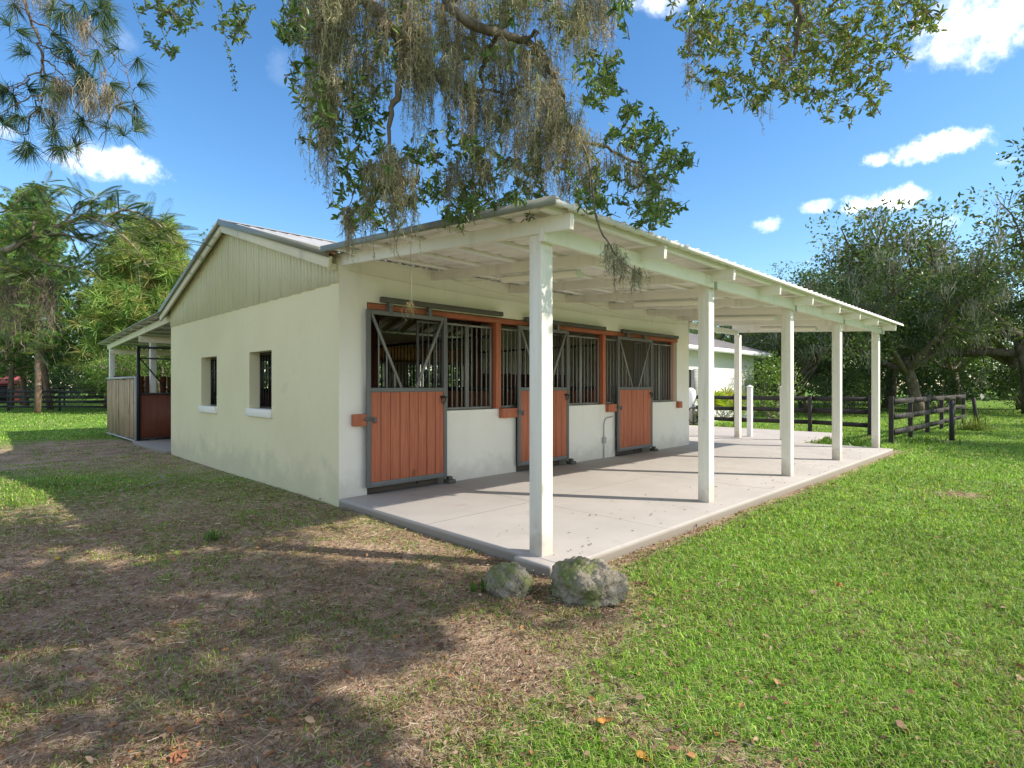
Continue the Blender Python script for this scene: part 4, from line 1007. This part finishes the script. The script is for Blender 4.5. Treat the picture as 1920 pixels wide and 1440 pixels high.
LC = [(.09, .16, .05), (.12, .20, .055), (.15, .24, .06), (.08, .14, .055), (.19, .28, .07)]
LCY = [(.11, .18, .045), (.17, .25, .05), (.22, .29, .055), (.27, .29, .065), (.09, .15, .045), (.20, .17, .065)]
def sprays(px, py, rad, d, n, cols, dsp=.45, ls=.07):
    n = int(n * (1.7 if cols is LC else 1.45) + .5); ls = ls if cols is LC else ls * .88
    """n leafy twig ends in a blob of the crown; each carries a rosette of leaves"""
    for k in range(n):
        ang = r.uniform(0, 6.28); rr_ = rad * math.sqrt(r.uniform(0, 1)); dd = d + r.normal() * dsp
        c = W(px + rr_ * math.cos(ang), py + rr_ * math.sin(ang), dd)
        ax = norm(r.normal(size=3) + np.array([0, 0, -.15])); tl = r.uniform(.09, .2)
        st = c - ax * tl; tb.tube([st, (st + c) / 2 + r.normal(size=3) * .012, c], (.004, .003, .002), 4, cap=False)
        m = int(r.integers(9, 16)); f = r.uniform(.05, 1, m)
        P = st + (c - st) * f[:, None]; D = norm(rand_dirs(r, m) * .9 + ax * .75); Nn = norm(r.normal(size=(m, 3)) + np.array([0, 0, .8]))
        cc = np.array(cols)[r.integers(0, len(cols), m)] * r.uniform(.75, 1.3, (m, 1)); L = ls * r.uniform(.6, 1.25, m)
        lb.leaves(P, D, Nn, L, L * .37, cc)
for b in ((560, 40, 40, 4.6, 20), (600, 30, 60, 5.0, 22), (600, 150, 55, 4.7, 18), (640, 235, 62, 4.7, 26), (690, 190, 45, 4.8, 16), (690, 310, 62, 4.8, 26), (662, 385, 42, 4.9, 14), (725, 375, 55, 5.0, 20), (780, 330, 55, 5.0, 22), (835, 385, 45, 5.2, 16),
          (900, 385, 50, 5.2, 20), (960, 350, 60, 5.2, 24), (1000, 385, 40, 5.3, 12), (850, 300, 60, 5.2, 20), (930, 270, 60, 5.4, 18), (1110, 130, 36, 5.0, 10), (1135, 150, 30, 5.0, 8), (1120, 175, 26, 5.0, 7), (1175, 235, 40, 5.0, 14), (1215, 265, 42, 5.0, 16), (1230, 320, 44, 5.0, 16),
          (1272, 300, 24, 5.0, 8), (1200, 375, 46, 4.9, 16), (1240, 395, 32, 4.9, 10), (1110, 375, 34, 4.8, 12), (1130, 330, 30, 4.8, 8), (1150, 15, 36, 4.8, 9), (700, 60, 60, 5.1, 20), (780, 40, 70, 5.2, 24), (900, 40, 70, 5.2, 22), (1000, 40, 70, 5.3, 22), (870, 130, 60, 5.4, 14), (950, 140, 60, 5.4, 14), (1040, 280, 50, 5.3, 16), (760, 120, 40, 5.3, 8), (1060, 40, 50, 5.2, 14)):
    sprays(*b, LC)
for b in ((1290, 20, 40, 5.2, 14), (1310, 70, 46, 5.2, 18), (1350, 30, 60, 5.4, 22), (1345, 130, 42, 5.2, 16), (1360, 170, 26, 5.2, 8), (1420, 60, 60, 5.4, 28), (1420, 150, 40, 5.2, 15), (1415, 185, 22, 5.2, 6), (1480, 40, 70, 5.3, 34), (1490, 120, 60, 5.3, 30), (1478, 160, 30, 5.2, 10), (1550, 60, 70, 5.4, 38), (1560, 140, 60, 5.3, 30), (1540, 190, 32, 5.2, 9),
          (1620, 50, 60, 5.4, 30), (1610, 130, 50, 5.3, 22), (1640, 175, 28, 5.2, 9), (1590, 210, 12, 5.2, 3), (1680, 40, 50, 5.4, 18), (1720, 20, 36, 5.4, 10), (1755, 45, 20, 5.4, 5), (1690, 90, 26, 5.4, 7), (1740, 10, 30, 5.4, 6)):
    sprays(*b, LCY)
for b in ((300, 20, 30, 4.7, 5), (330, 45, 16, 4.7, 3), (280, 70, 5, 4.7, 1), (325, 97, 6, 4.7, 1), (360, 10, 24, 4.7, 4), (430, 30, 26, 4.8, 7), (445, 60, 20, 4.8, 4)):
    sprays(*b, LC, .15, .06)
for pts in (([W(245, -10, 4.7), W(262, 40, 4.7), W(280, 72, 4.7)]), ([W(290, -10, 4.7), W(305, 60, 4.7), W(323, 97, 4.7)]), ([W(405, -10, 4.8), W(420, 60, 4.8), W(432, 110, 4.8), W(442, 165, 4.8)])):
    pth = path(pts); tb.tube(pth, .002, 4, cap=False)
    for q in pth[2:]:
        m = 4; lb.leaves(q + r.normal(size=(m, 3)) * .012, rand_dirs(r, m, -.4), rand_dirs(r, m), .03, .016, np.array(LC)[r.integers(0, 5, m)])
# crown parts above the frame: they carry the shade over the left foreground
for (lat, d, z, R, n) in ((2.2, 1.6, 5.2, .9, 44), (3.4, 2.5, 5.4, 1.0, 50), (4.6, 2.2, 5.6, 1.0, 46), (3.2, .5, 5.2, .8, 30), (5.4, 3.1, 5.8, 1.0, 40), (1.3, 2.2, 5.1, .6, 24), (3.9, 1.4, 5.5, .8, 34), (6.0, 2.8, 5.9, .9, 34), (6.6, 1.6, 6.1, 1.0, 36), (7.6, 2.4, 6.5, 1.0, 34), (4.6, -1.6, 7.4, 1.6, 40), (2.6, -4.6, 7.2, 1.6, 40), (6.4, -4.6, 8.4, 1.6, 40), (2.0, 3.6, 5.6, .6, 18), (-.9, 3.6, 5.6, .6, 16)):
    for k in range(int(n * .40)):
        c = LD(lat + r.normal() * R * .72, d + r.normal() * R * .55, z + abs(r.normal()) * R * .4)
        oak_leaf_clump(lb, r, c, r.uniform(.18, .42), 150, .12, LC, .6, True)
        st = c + r.normal(size=3) * .35; tb.tube([st, c], (.008, .003), 4, cap=False)

MC = (.36, .335, .225)
def mclump(px, py, d, n, lmin, lmax, sp, dsp=.12, col=MC, w=.005, k=10):
    moss_ropes(ms, r, [W(px + r.normal() * 5, py, d + r.normal() * dsp) for _ in range(4)], max(1, int(n / 25 + .5)), lmin, lmax, sp, col, 60 if lmax > .5 else 40)
for (px, py, d, n, l0, l1, sp) in ((590, -60, 4.3, 260, .4, 1.2, .10), (615, -40, 4.3, 380, .6, 1.7, .085), (640, -20, 4.35, 380, .6, 1.5, .08), (605, 60, 4.35, 240, .6, 1.45, .05), (622, 150, 4.35, 200, .5, 1.0, .035), (607, 190, 4.35, 120, .6, 1.0, .02), (577, 150, 4.3, 50, .5, .9, .012),
                                   (690, -20, 4.3, 220, .3, .7, .09), (712, 30, 4.4, 160, .3, .6, .06), (700, 110, 4.5, 140, .3, .6, .06), (668, 90, 4.5, 120, .3, .7, .06), (775, 40, 4.3, 320, .5, 1.1, .07), (795, 100, 4.35, 300, .4, .95, .06), (765, -20, 4.4, 240, .3, .9, .09), (835, 110, 4.4, 240, .3, .9, .07), (860, 60, 4.7, 220, .3, .9, .09), (880, 150, 4.6, 260, .3, .85, .07),
                                   (905, 180, 4.7, 260, .3, .8, .07), (940, 80, 4.5, 280, .4, 1.0, .09), (960, 170, 4.8, 260, .3, .75, .09), (1000, 95, 4.55, 300, .4, 1.0, .08), (1035, 170, 4.6, 340, .3, .85, .09), (1060, 215, 4.65, 340, .3, .8, .08), (1085, 255, 4.7, 260, .25, .6, .08), (1010, 230, 4.7, 260, .3, .7, .09), (1100, -20, 4.7, 260, .3, .7, .09), (1070, 30, 4.6, 220, .3, .7, .08), (1130, 20, 4.8, 100, .2, .5, .06),
                                   (1030, -20, 4.7, 220, .3, .8, .10), (960, -20, 4.7, 240, .3, .8, .10), (880, -20, 4.7, 260, .3, .7, .10), (820, 0, 4.6, 200, .3, .7, .08), (728, 285, 4.3, 280, .25, .62, .045), (745, 300, 4.35, 140, .15, .45, .06), (708, 305, 4.3, 100, .12, .35, .05), (655, 390, 4.4, 220, .25, .5, .025), (677, 385, 4.4, 100, .15, .36, .02), (770, 310, 4.45, 60, .6, 1.2, .012), (740, 330, 4.4, 90, .5, .95, .025), (690, 300, 4.4, 70, .5, .95, .016),
                                   (865, 300, 4.8, 200, .2, .6, .08), (830, 330, 4.9, 140, .15, .45, .07), (920, 300, 4.9, 180, .2, .5, .08), (1000, 310, 4.8, 140, .2, .5, .07), (1060, 330, 4.7, 160, .15, .5, .05), (1095, 300, 4.6, 150, .2, .5, .05), (1150, 290, 4.75, 150, .15, .45, .07), (1185, 305, 4.8, 110, .15, .4, .06), (1225, 330, 4.8, 110, .15, .42, .05), (1160, 480, 3.92, 150, .12, .36, .03), (1192, 503, 3.9, 110, .1, .26, .02), (1142, 458, 4.0, 100, .12, .34, .02)):
    mclump(px, py, d, n, l0, l1, sp)
for (px, py, d, n, l0, l1, sp) in ((850, 40, 4.7, 150, .3, .8, .07), (1040, 120, 4.7, 150, .3, .7, .07), (980, 250, 4.9, 130, .3, .6, .07), (1110, -10, 4.7, 170, .3, .6, .06), (1200, 310, 4.8, 90, .2, .4, .05), (850, 310, 5.0, 80, .3, .5, .04), (1230, 340, 4.8, 70, .1, .35, .04), (940, 200, 4.9, 150, .3, .6, .08)):
    mclump(px, py, d, n, l0, l1, sp, col=(.52, .49, .40))
for (px, py, d, n, l0, l1, sp) in ((1300, 50, 5.2, 90, .2, .5, .03), (1296, 120, 5.2, 40, .2, .5, .02), (1330, 150, 5.2, 30, .1, .3, .02), (1415, 185, 5.2, 36, .1, .3, .02), (1430, 195, 5.2, 20, .1, .32, .012), (1475, 90, 5.2, 100, .15, .45, .05), (1560, 50, 5.3, 80, .15, .4, .06), (1680, 70, 5.4, 12, .1, .2, .01), (1500, 20, 5.3, 90, .2, .5, .07)):
    mclump(px, py, d, n, l0, l1, sp)
# the long thread that dangles in front of the first stall door
pt = path([W(768, 330, 4.45), W(771, 430, 4.45), W(770, 490, 4.45), W(772, 560, 4.45), W(769, 575, 4.45)]); ms.tube(pt, .0022, 4, MC, False)
moss_strands(ms, r, [pt[-1] + np.array([0, 0, .03])], 46, .08, .22, .004, .016, 7, (.30, .25, .13), .5)
for nm, mb, mt, cc in (('trunk', tb, M['oak_bark'], False), ('foliage', lb, M['leaf'], True), ('moss', ms, M['moss'], True)):
    o = mb.build(nm, mt, colors=cc, smooth=(nm == 'trunk')); o.parent = oak; o.matrix_parent_inverse = Matrix.Translation(-Vector(OB))

# ------------------------------------------------------------------ pine reaching in at the upper left
r = np.random.default_rng(202)
pine = tag(empty('longleaf_pine', LD(-9.6, 7.2, -.1)), 'longleaf pine at the upper left with drooping needle tufts and moss', 'tree')
PB = np.array(pine.location); tb, lb, ms = MB(), MB(), MB()
tk_ = path([LD(-9.6, 7.2, -.3), LD(-9.55, 7.25, 3), LD(-9.6, 7.3, 7), LD(-9.5, 7.3, 11), LD(-9.5, 7.3, 14)]); tb.tube(tk_, np.linspace(.24, .08, len(tk_)), 10)
D0 = 7.4
PL = [[LD(-9.55, 7.3, 8.8), W(-150, -150, D0), W(20, -40, D0), W(55, 35, D0), W(75, 85, D0), W(80, 130, D0), W(82, 175, D0), W(70, 205, D0), W(90, 240, D0), W(105, 275, D0)],
      [W(55, 35, D0), W(110, 70, D0), W(150, 100, D0 - .1), W(190, 120, D0 - .1), W(200, 160, D0), W(205, 200, D0), W(200, 240, D0)], [W(20, -40, D0), W(110, 0, D0), W(150, 40, D0), W(180, 80, D0), W(230, 120, D0), W(245, 165, D0), W(255, 195, D0)],
      [W(80, 130, D0), W(50, 150, D0), W(25, 165, D0), W(8, 172, D0)], [W(82, 175, D0), W(45, 188, D0), W(20, 205, D0), W(0, 225, D0)], [W(70, 205, D0), W(50, 240, D0), W(45, 262, D0), W(56, 280, D0)], [W(80, 110, D0), W(110, 130, D0), W(140, 170, D0), W(150, 230, D0), W(140, 275, D0)],
      [W(200, 160, D0), W(225, 190, D0), W(255, 220, D0)], [W(75, 85, D0), W(120, 110, D0), W(160, 140, D0), W(165, 150, D0)], [W(-150, -150, D0), W(0, -60, D0), W(150, -30, D0), W(200, 10, D0)]]
tips = []
for i, q in enumerate(PL):
    p = path(q); p = p + r.normal(size=p.shape) * .015; tb.tube(p, np.linspace(.026 if i in (0, 9) else .011, .004, len(p)), 6, cap=False); tips.append(p[-1])
    for j in range(4, len(p), 2):
        s = limb(r, p[j], norm(p[j] - p[j - 1]) + r.normal(size=3) * .7, r.uniform(.15, .45), 4, .2); tb.tube(s, np.linspace(.006, .002, 5), 4, cap=False)
        if r.uniform() < .38: tips.append(s[-1])
for q in ((8, 165), (20, 175), (60, 170), (80, 145), (55, 162), (75, 205), (90, 208), (58, 280), (115, 278), (130, 280), (100, 240), (150, 128), (160, 140), (165, 150), (140, 125), (130, 115), (110, 95), (230, 250), (155, 225), (190, 10), (205, 20), (215, 40), (180, 25), (160, 10), (120, 30), (100, 15), (135, 15), (40, 60), (15, 45), (50, 100), (40, 85), (170, 155), (200, 30), (195, 45)): tips.append(W(q[0], q[1], D0 + r.normal() * .25))
tips = np.array(tips); n = len(tips); k = 62
C2 = np.repeat(tips, k, 0); ax = np.repeat(norm(r.normal(size=(n, 3)) * .6 + np.array([0, 0, -.35])), k, 0); D2 = norm(r.normal(size=(n * k, 3)) * .75 + ax)
L = r.uniform(.14, .27, (n * k, 1)); P = np.stack([C2 - ax * .05, C2 + D2 * L * .5, C2 + D2 * L + np.array([0, 0, -.035])], 1)
cc = np.array([(.06, .12, .06), (.08, .15, .065), (.05, .105, .06), (.12, .16, .06)])[r.integers(0, 4, n * k)] * r.uniform(.7, 1.25, (n * k, 1))
lb.strips(P, norm(np.cross(D2, r.normal(size=(n * k, 3)))), np.array([[.006, .007, .002]]) * np.ones((n * k, 1)), cc)
for (px, py, nn, l0, l1, sp) in ((108, 150, 200, .3, .85, .05), (112, 165, 120, .3, .8, .04), (160, 45, 130, .3, .6, .06), (150, 30, 120, .2, .5, .06), (152, 165, 100, .15, .35, .05), (165, 150, 140, .3, .75, .06), (168, 190, 120, .2, .6, .05), (205, 165, 180, .25, .55, .05), (195, 180, 120, .2, .45, .05), (30, -20, 140, .2, .5, .08), (75, -20, 140, .2, .45, .09), (130, 165, 60, .1, .25, .04), (145, 275, 24, .2, .5, .012), (110, 285, 12, .1, .25, .01), (195, 135, 40, .1, .3, .02), (225, 235, 40, .05, .2, .04)):
    moss_strands(ms, r, [W(px + r.normal() * 3, py, D0 + r.normal() * .1) for _ in range(4)], nn // 4, l0, l1, .007, sp, 8, (.36, .32, .23), .4)
for nm, mb, mt, cc in (('trunk', tb, M['pine_bark'], False), ('needles', lb, M['needle'], True), ('moss', ms, M['moss'], True)):
    o = mb.build(nm, mt, colors=cc, smooth=(nm == 'trunk')); o.parent = pine; o.matrix_parent_inverse = Matrix.Translation(-Vector(PB))

# ------------------------------------------------------------------ feathery-leaved tree leaning in at the left
r = np.random.default_rng(303)
mim = tag(empty('feathery_tree', LD(-12.6, 9.8, -.1)), 'leaning tree with feathery compound leaves at the left edge', 'tree')
MBs = np.array(mim.location); tb, lb, ms = MB(), MB(), MB()
D1 = 9.6
tr_ = path([LD(-12.6, 9.8, -.3), LD(-12.4, 9.8, 1.4), LD(-11.6, 9.7, 2.6), LD(-10.4, 9.65, 3.3), W(0, 473, D1), W(40, 455, D1), W(80, 437, D1), W(120, 420, D1), W(160, 408, D1), W(200, 405, D1), W(240, 412, D1), W(290, 440, D1)])
tb.tube(tr_, np.concatenate([np.linspace(.16, .055, 21), np.linspace(.055, .006, len(tr_) - 21)]), 8)
subs = [tr_]
for q in ([W(80, 442, D1), W(120, 440, D1), W(160, 452, D1 + .2), W(200, 460, D1 + .3)], [W(40, 455, D1), W(80, 490, D1), W(140, 500, D1), W(180, 490, D1)], [W(0, 480, D1), W(20, 500, D1), W(40, 510, D1), W(60, 540, D1)], [W(120, 420, D1), W(140, 398, D1), W(165, 380, D1), W(185, 372, D1)], [W(60, 445, D1), W(70, 410, D1), W(90, 385, D1)], [W(160, 408, D1), W(200, 420, D1 - .3), W(240, 450, D1 - .4), W(280, 500, D1 - .4)], [W(200, 405, D1), W(250, 395, D1), W(300, 425, D1), W(328, 460, D1)], [LD(-11.6, 9.7, 2.6), LD(-11.0, 9.5, 4.0), LD(-10.6, 9.4, 5.2)], [LD(-11.6, 9.7, 2.6), W(-40, 420, D1), W(20, 390, D1), W(50, 360, D1), W(90, 350, D1)],
          [W(-30, 505, D1), W(0, 505, D1), W(25, 515, D1), W(60, 525, D1)], [LD(-10.9, 9.7, 2.9), W(10, 560, D1), W(35, 610, D1), W(45, 660, D1)]):
    p = path(q); p = p + r.normal(size=p.shape) * .012; subs.append(p); tb.tube(p, np.linspace(.026, .006, len(p)), 6, cap=False)
FC = [(.09, .17, .05), (.12, .21, .06), (.16, .25, .06), (.075, .14, .055), (.21, .27, .065)]
def frond(p, d, L, m=26):
    d = norm(d); t = np.linspace(.12, 1, m); P = p + d * L * t[:, None] + np.array([0, 0, -1.]) * (L * .2 * t ** 2)[:, None]
    tb.tube([p, P[m // 2], P[-1]], .0025, 4, cap=False)
    tan = norm(np.gradient(P, axis=0)); up = norm(r.normal(size=3) * .4 + np.array([0, 0, 1])); s = norm(np.cross(tan, up))
    ll = .10 * L / .6 * np.sin(np.clip(t * 3.0, .3, 2.8)) + .02
    c = np.array(FC)[r.integers(0, 5)] * r.uniform(.8, 1.2, (m, 1))
    for sg in (-1, 1): lb.leaves(P, s * sg + tan * .55, np.repeat(up[None], m, 0), ll, .013, c, simple=True)
for p in subs:
    for j in range(3 if p is not tr_ else 22, len(p)):
        for q in range(3 if p is tr_ else 2):
            frond(p[j] + r.normal(size=3) * .05, (RT * r.uniform(-.2, 1.0) + FW * r.normal() * .6 + UP * r.uniform(-.35, .75)), r.uniform(.32, .62))
moss_strands(ms, r, [W(px, py, D1) for px, py in ((5, 540), (20, 530), (40, 545), (75, 520), (85, 525), (30, 500), (10, 590), (90, 560))], 46, .3, 1.3, .012, .1, 8, (.30, .24, .19), .5)
for nm, mb, mt, cc in (('trunk', tb, M['pale_bark'], False), ('foliage', lb, M['leaf'], True), ('moss', ms, M['moss'], True)):
    o = mb.build(nm, mt, colors=cc, smooth=(nm == 'trunk')); o.parent = mim; o.matrix_parent_inverse = Matrix.Translation(-Vector(MBs))

# ------------------------------------------------------------------ grass, straw, fallen leaves
r = np.random.default_rng(404)
def covered(x, y):
    return ((x > -.02) & (x < 11.77) & (y > -3.75) & (y < 7.8)) | ((x > 11.7) & (x < 15.72) & (y > -1.72) & (y < 6.6)) | ((x > -.14) & (x < 9.5) & (y >= 7.7) & (y < 11.05))
def scatter(n, d0, d1, pw, wid=1.06):
    u = r.uniform(0, 1, n); e = 1 - pw
    d = (d0 ** e + u * (d1 ** e - d0 ** e)) ** (1 / e); lat = r.uniform(-wid, wid, n) * (d + .4); p = LD(0, 0, 0)
    x = CAM[0] + lat * RT[0] + d * FW[0]; y = CAM[1] + lat * RT[1] + d * FW[1]; return x, y, lat, d
GC = np.array([(.21, .39, .05), (.27, .47, .06), (.33, .52, .08), (.15, .31, .05), (.40, .51, .12)])
STRAW = np.array([(.44, .37, .22), (.52, .43, .26), (.36, .28, .15)])
gb = MB()
def blades(n, d0, d1, pw, h0, h1, w):
    x, y, lat, d = scatter(n, d0, d1, pw); dt = dirtness(x, y)
    patch = fnoise(x * 2.3, y * 2.3, 31); fine = fnoise(x * 7, y * 7, 37)
    dens = np.where(dt > .25, np.clip((1 - dt) * 1.15 + .2 + (patch - .5) * 2.6, 0.04, 1) * np.clip((fine - .25) * 2.2, .08, 1), np.clip(.78 + (fine - .5) * 1.6, .25, 1))
    ok = (r.uniform(size=n) < dens) & ~covered(x, y); x, y, d, dt, patch = x[ok], y[ok], d[ok], dt[ok], patch[ok]; m = len(x)
    z = ground_z(x, y) - .005
    H = r.uniform(h0, h1, m) * np.where(dt > .4, .62, 1.0) * (.75 + .5 * patch); ww = w * r.uniform(.7, 1.3, m) * np.clip(d / 4.0, .75, 6)
    a = r.uniform(0, 6.283, m); bend = r.uniform(.3, 1.35, m); dirv = np.stack([np.cos(a), np.sin(a), np.zeros(m)], -1)
    B = np.stack([x, y, z], -1); T1 = B + np.array([0, 0, 1.]) * (H * .6)[:, None] + dirv * (H * bend * .3)[:, None]; T2 = B + np.array([0, 0, 1.]) * (H * np.clip(1.05 - bend * .45, .25, 1))[:, None] + dirv * (H * bend)[:, None]
    SD = np.stack([-np.sin(a), np.cos(a), np.zeros(m)], -1)
    c = GC[r.integers(0, len(GC), m)] * r.uniform(.6, 1.3, (m, 1)) * (.55 + .85 * fnoise(x * .9, y * .9, 51))[:, None]
    dry = r.uniform(size=m) < (.07 + .30 * np.clip(dt * 1.6, 0, 1)); c[dry] = STRAW[r.integers(0, 3, dry.sum())] * r.uniform(.7, 1.2, (dry.sum(), 1))
    gb.strips(np.stack([B, T1, T2], 1), SD, ww[:, None] * np.array([[1.0, .85, .12]]), c)
blades(230000, 1.7, 7.0, .55, .026, .068, .0062)
blades(150000, 7.0, 20.0, .8, .03, .072, .006)
blades(50000, 20, 48, .98, .05, .11, .006)
tag(gb.build('grass', M['grass'], colors=True), 'short green grass covering the lawn and patchy dirt', 'grass', kind='stuff')

st = MB()
x, y, lat, d = scatter(190000, 1.7, 9.0, .6); dt = dirtness(x, y); ok = (r.uniform(size=len(x)) < np.clip(dt * 1.2 + .12, 0, 1) * (.35 + 1.0 * fnoise(x * 1.6, y * 1.6, 61))) & ~covered(x, y)
x, y, d = x[ok], y[ok], d[ok]; m = len(x); a = r.uniform(0, 6.283, m); L = r.uniform(.02, .075, m); dirv = np.stack([np.cos(a), np.sin(a), r.normal(size=m) * .12], -1)
B = np.stack([x, y, ground_z(x, y) + r.uniform(.004, .02, m)], -1); SD = np.stack([-np.sin(a), np.cos(a), r.normal(size=m) * .4], -1)
c = np.array([(.42, .33, .20), (.26, .18, .11), (.52, .43, .31), (.15, .09, .055), (.33, .20, .12)])[r.integers(0, 5, m)] * r.uniform(.7, 1.2, (m, 1))
st.strips(np.stack([B - dirv * L[:, None] / 2, B + dirv * L[:, None] / 2], 1), SD, np.array([[1., .8]]) * (r.uniform(.002, .005, m) * np.clip(d / 4, .8, 3))[:, None], c)
n = 30000
x, y, lat, d = scatter(n, 1.8, 9.5, .6); dt = dirtness(x, y); mul = np.exp(-((lat - .6) ** 2 / 1.2 + (d - 4.1) ** 2 / .5)) + .8 * np.exp(-((y + 3.85) ** 2 / .03)) * (x < 4)
ok = (r.uniform(size=n) < np.clip(.16 + .22 * np.clip((4.4 - d) / 1.5, 0, 1) + .45 * dt * fnoise(x * 1.2, y * 1.2, 71) + mul, 0, 1)) & ~covered(x, y); x, y, d = x[ok], y[ok], d[ok]; m = len(x)
LF = np.array([(.27, .16, .09), (.20, .11, .065), (.36, .26, .17), (.13, .08, .055), (.34, .17, .075), (.28, .21, .14), (.22, .15, .10)])
c = LF[r.integers(0, 7, m)] * r.uniform(.7, 1.25, (m, 1)); L = r.uniform(.012, .034, m) * np.where(r.uniform(size=m) < .07, 1.8, 1.0)
B = np.stack([x, y, ground_z(x, y) + r.uniform(.008, .035, m)], -1)
st.leaves(B, np.stack([r.normal(size=m), r.normal(size=m), r.normal(size=m) * .35], -1), np.stack([r.normal(size=m) * .5, r.normal(size=m) * .5, np.ones(m)], -1), L, L * r.uniform(.4, .75, m), c, fold=.25)
n = 170; x = r.uniform(.1, 11.6, n); y = -3.7 + np.abs(r.normal(size=n)) * .7; y = np.where(y > -.2, r.uniform(-3.6, -.2, n), y); m = n
L = r.uniform(.012, .04, m); st.leaves(np.stack([x, y, r.uniform(.004, .012, m)], -1), np.stack([r.normal(size=m), r.normal(size=m), r.normal(size=m) * .2], -1), np.stack([r.normal(size=m) * .3, r.normal(size=m) * .3, np.ones(m)], -1), L, L * .5, LF[r.integers(0, 7, m)] * r.uniform(.6, 1.1, (m, 1)), fold=.25)
tag(st.build('leaf_litter', M['litter'], colors=True), 'dry fallen leaves and straw scattered over the ground', 'litter', kind='stuff')

# big curled fallen leaves
def dead_leaf(px, py, s, col, lab):
    s = s * .72
    d = FPX * 1.55 / (py - HOR); p = LD((px - 960) / FPX * d, d, 0); p[2] = float(ground_z(p[0], p[1])) + .03
    m = MB(); k = 7; n = 5
    for i in range(n):
        a = -1.1 + 2.2 * i / (n - 1); L = s * (1 - .35 * abs(a)); t = np.linspace(0, 1, k); P = np.stack([np.sin(a) * L * t, np.cos(a) * L * t, .25 * s * np.sin(t * 2.6 + i) * t], -1)[None]
        m.strips(P, np.array([[math.cos(a), -math.sin(a), .25]]), (s * .42 * np.sin(np.linspace(.35, 3.1, k)))[None] + .003, np.array([col]) * r.uniform(.8, 1.2))
    m.tube([(0, 0, 0), (0, -s * .4, .01), (.01, -s * .7, .03)], .0025, 5, col)
    o = m.build('fallen_leaf', M['litter'], colors=True, loc=p); o.rotation_euler = (r.normal() * .2, r.normal() * .2, r.uniform(0, 6.3)); tag(o, lab, 'leaf', 'large fallen leaves')
for q in ((1135, 1362, .085, (.46, .22, .06), 'orange curled fallen leaf on the grass near the bottom middle'), (1205, 1430, .09, (.50, .28, .06), 'yellow-orange fallen leaf at the bottom edge of the grass'), (1570, 1100, .06, (.42, .19, .06), 'small orange fallen leaf out on the right lawn'), (600, 1325, .07, (.34, .16, .09), 'brown fallen leaf on the bare dirt at lower left'), (1690, 1372, .10, (.33, .22, .14), 'pale brown fallen leaf at lower right'), (108, 1055, .08, (.5, .33, .05), 'yellow fallen leaf in the left shade'), (1460, 1290, .07, (.36, .20, .11), 'tan fallen leaf on the lower right lawn'), (335, 1420, .09, (.33, .15, .08), 'reddish brown fallen leaf at the bottom left')):
    dead_leaf(*q)

# weeds: broad-leaved tufts by the rocks, at the last canopy post and along the fence
def weed(p, s, n, lab, cat='weed', col=((.10, .20, .035), (.13, .24, .045), (.08, .16, .03)), wd=.16):
    w = empty('weed', p); tag(w, lab, cat, kind='stuff' if n > 350 else None); mb = MB()
    a = r.uniform(0, 6.283, n); el = r.uniform(.35, 1.4, n); L = s * r.uniform(.5, 1.1, n); o = r.normal(size=(n, 3)) * (np.array([.45, .3, 0]) if n > 350 else np.array([s * .3, s * .3, 0]))
    d = np.stack([np.cos(a) * np.cos(el), np.sin(a) * np.cos(el), np.sin(el)], -1); t = np.linspace(0, 1, 5)
    P = o[:, None] + d[:, None] * (L[:, None] * t)[..., None]; P[..., 2] -= (L[:, None] * .4 * t ** 2.2 * np.cos(el)[:, None]); P[..., 2] -= .01
    mb.strips(P, np.stack([-np.sin(a), np.cos(a), np.zeros(n)], -1), (L * wd)[:, None] * np.array([[.4, .9, 1., .7, .1]]), np.array(col)[r.integers(0, len(col), n)] * r.uniform(.8, 1.2, (n, 1)))
    mb.build('blades', M['grass'], w, colors=True)
weed(LD(-.22, 4.22, -.12), .14, 16, 'light green weed at the left side of the smaller rock', wd=.28)
weed(np.array([12.6, -2.5, -.1]), .24, 420, 'leafy green weeds growing at the foot of the last canopy post', wd=.2)
weed(np.array([13.3, -2.3, -.1]), .22, 400, 'green weeds on the patio edge behind the fourth canopy post', wd=.2)
weed(np.array([15.2, -3.7, -.1]), .2, 380, 'weeds along the base of the board fence', wd=.18)
weed(np.array([21.6, -4.2, -.1]), .6, 240, 'tall pale grass tuft around the lone leaning post', col=((.17, .24, .06), (.22, .27, .08)), wd=.06)
weed(LD(-3.0, 5.6, -.12), .16, 90, 'dark green grass clump on the dirt beside the gable wall', wd=.1)
sk = MB(); q = path([LD(-5.6, 8.35, -.07), LD(-5.5, 8.6, -.05), LD(-5.42, 8.75, -.03)]); sk.tube(q, .008, 5); q2 = path([LD(-5.42, 8.75, -.03), LD(-5.52, 8.85, .0), LD(-5.62, 8.92, .03)]); sk.tube(q2, .006, 5)
tag(sk.build('dead_stick', M['pale_bark']), 'pale bent stick lying on the shaded ground left of the barn', 'stick')
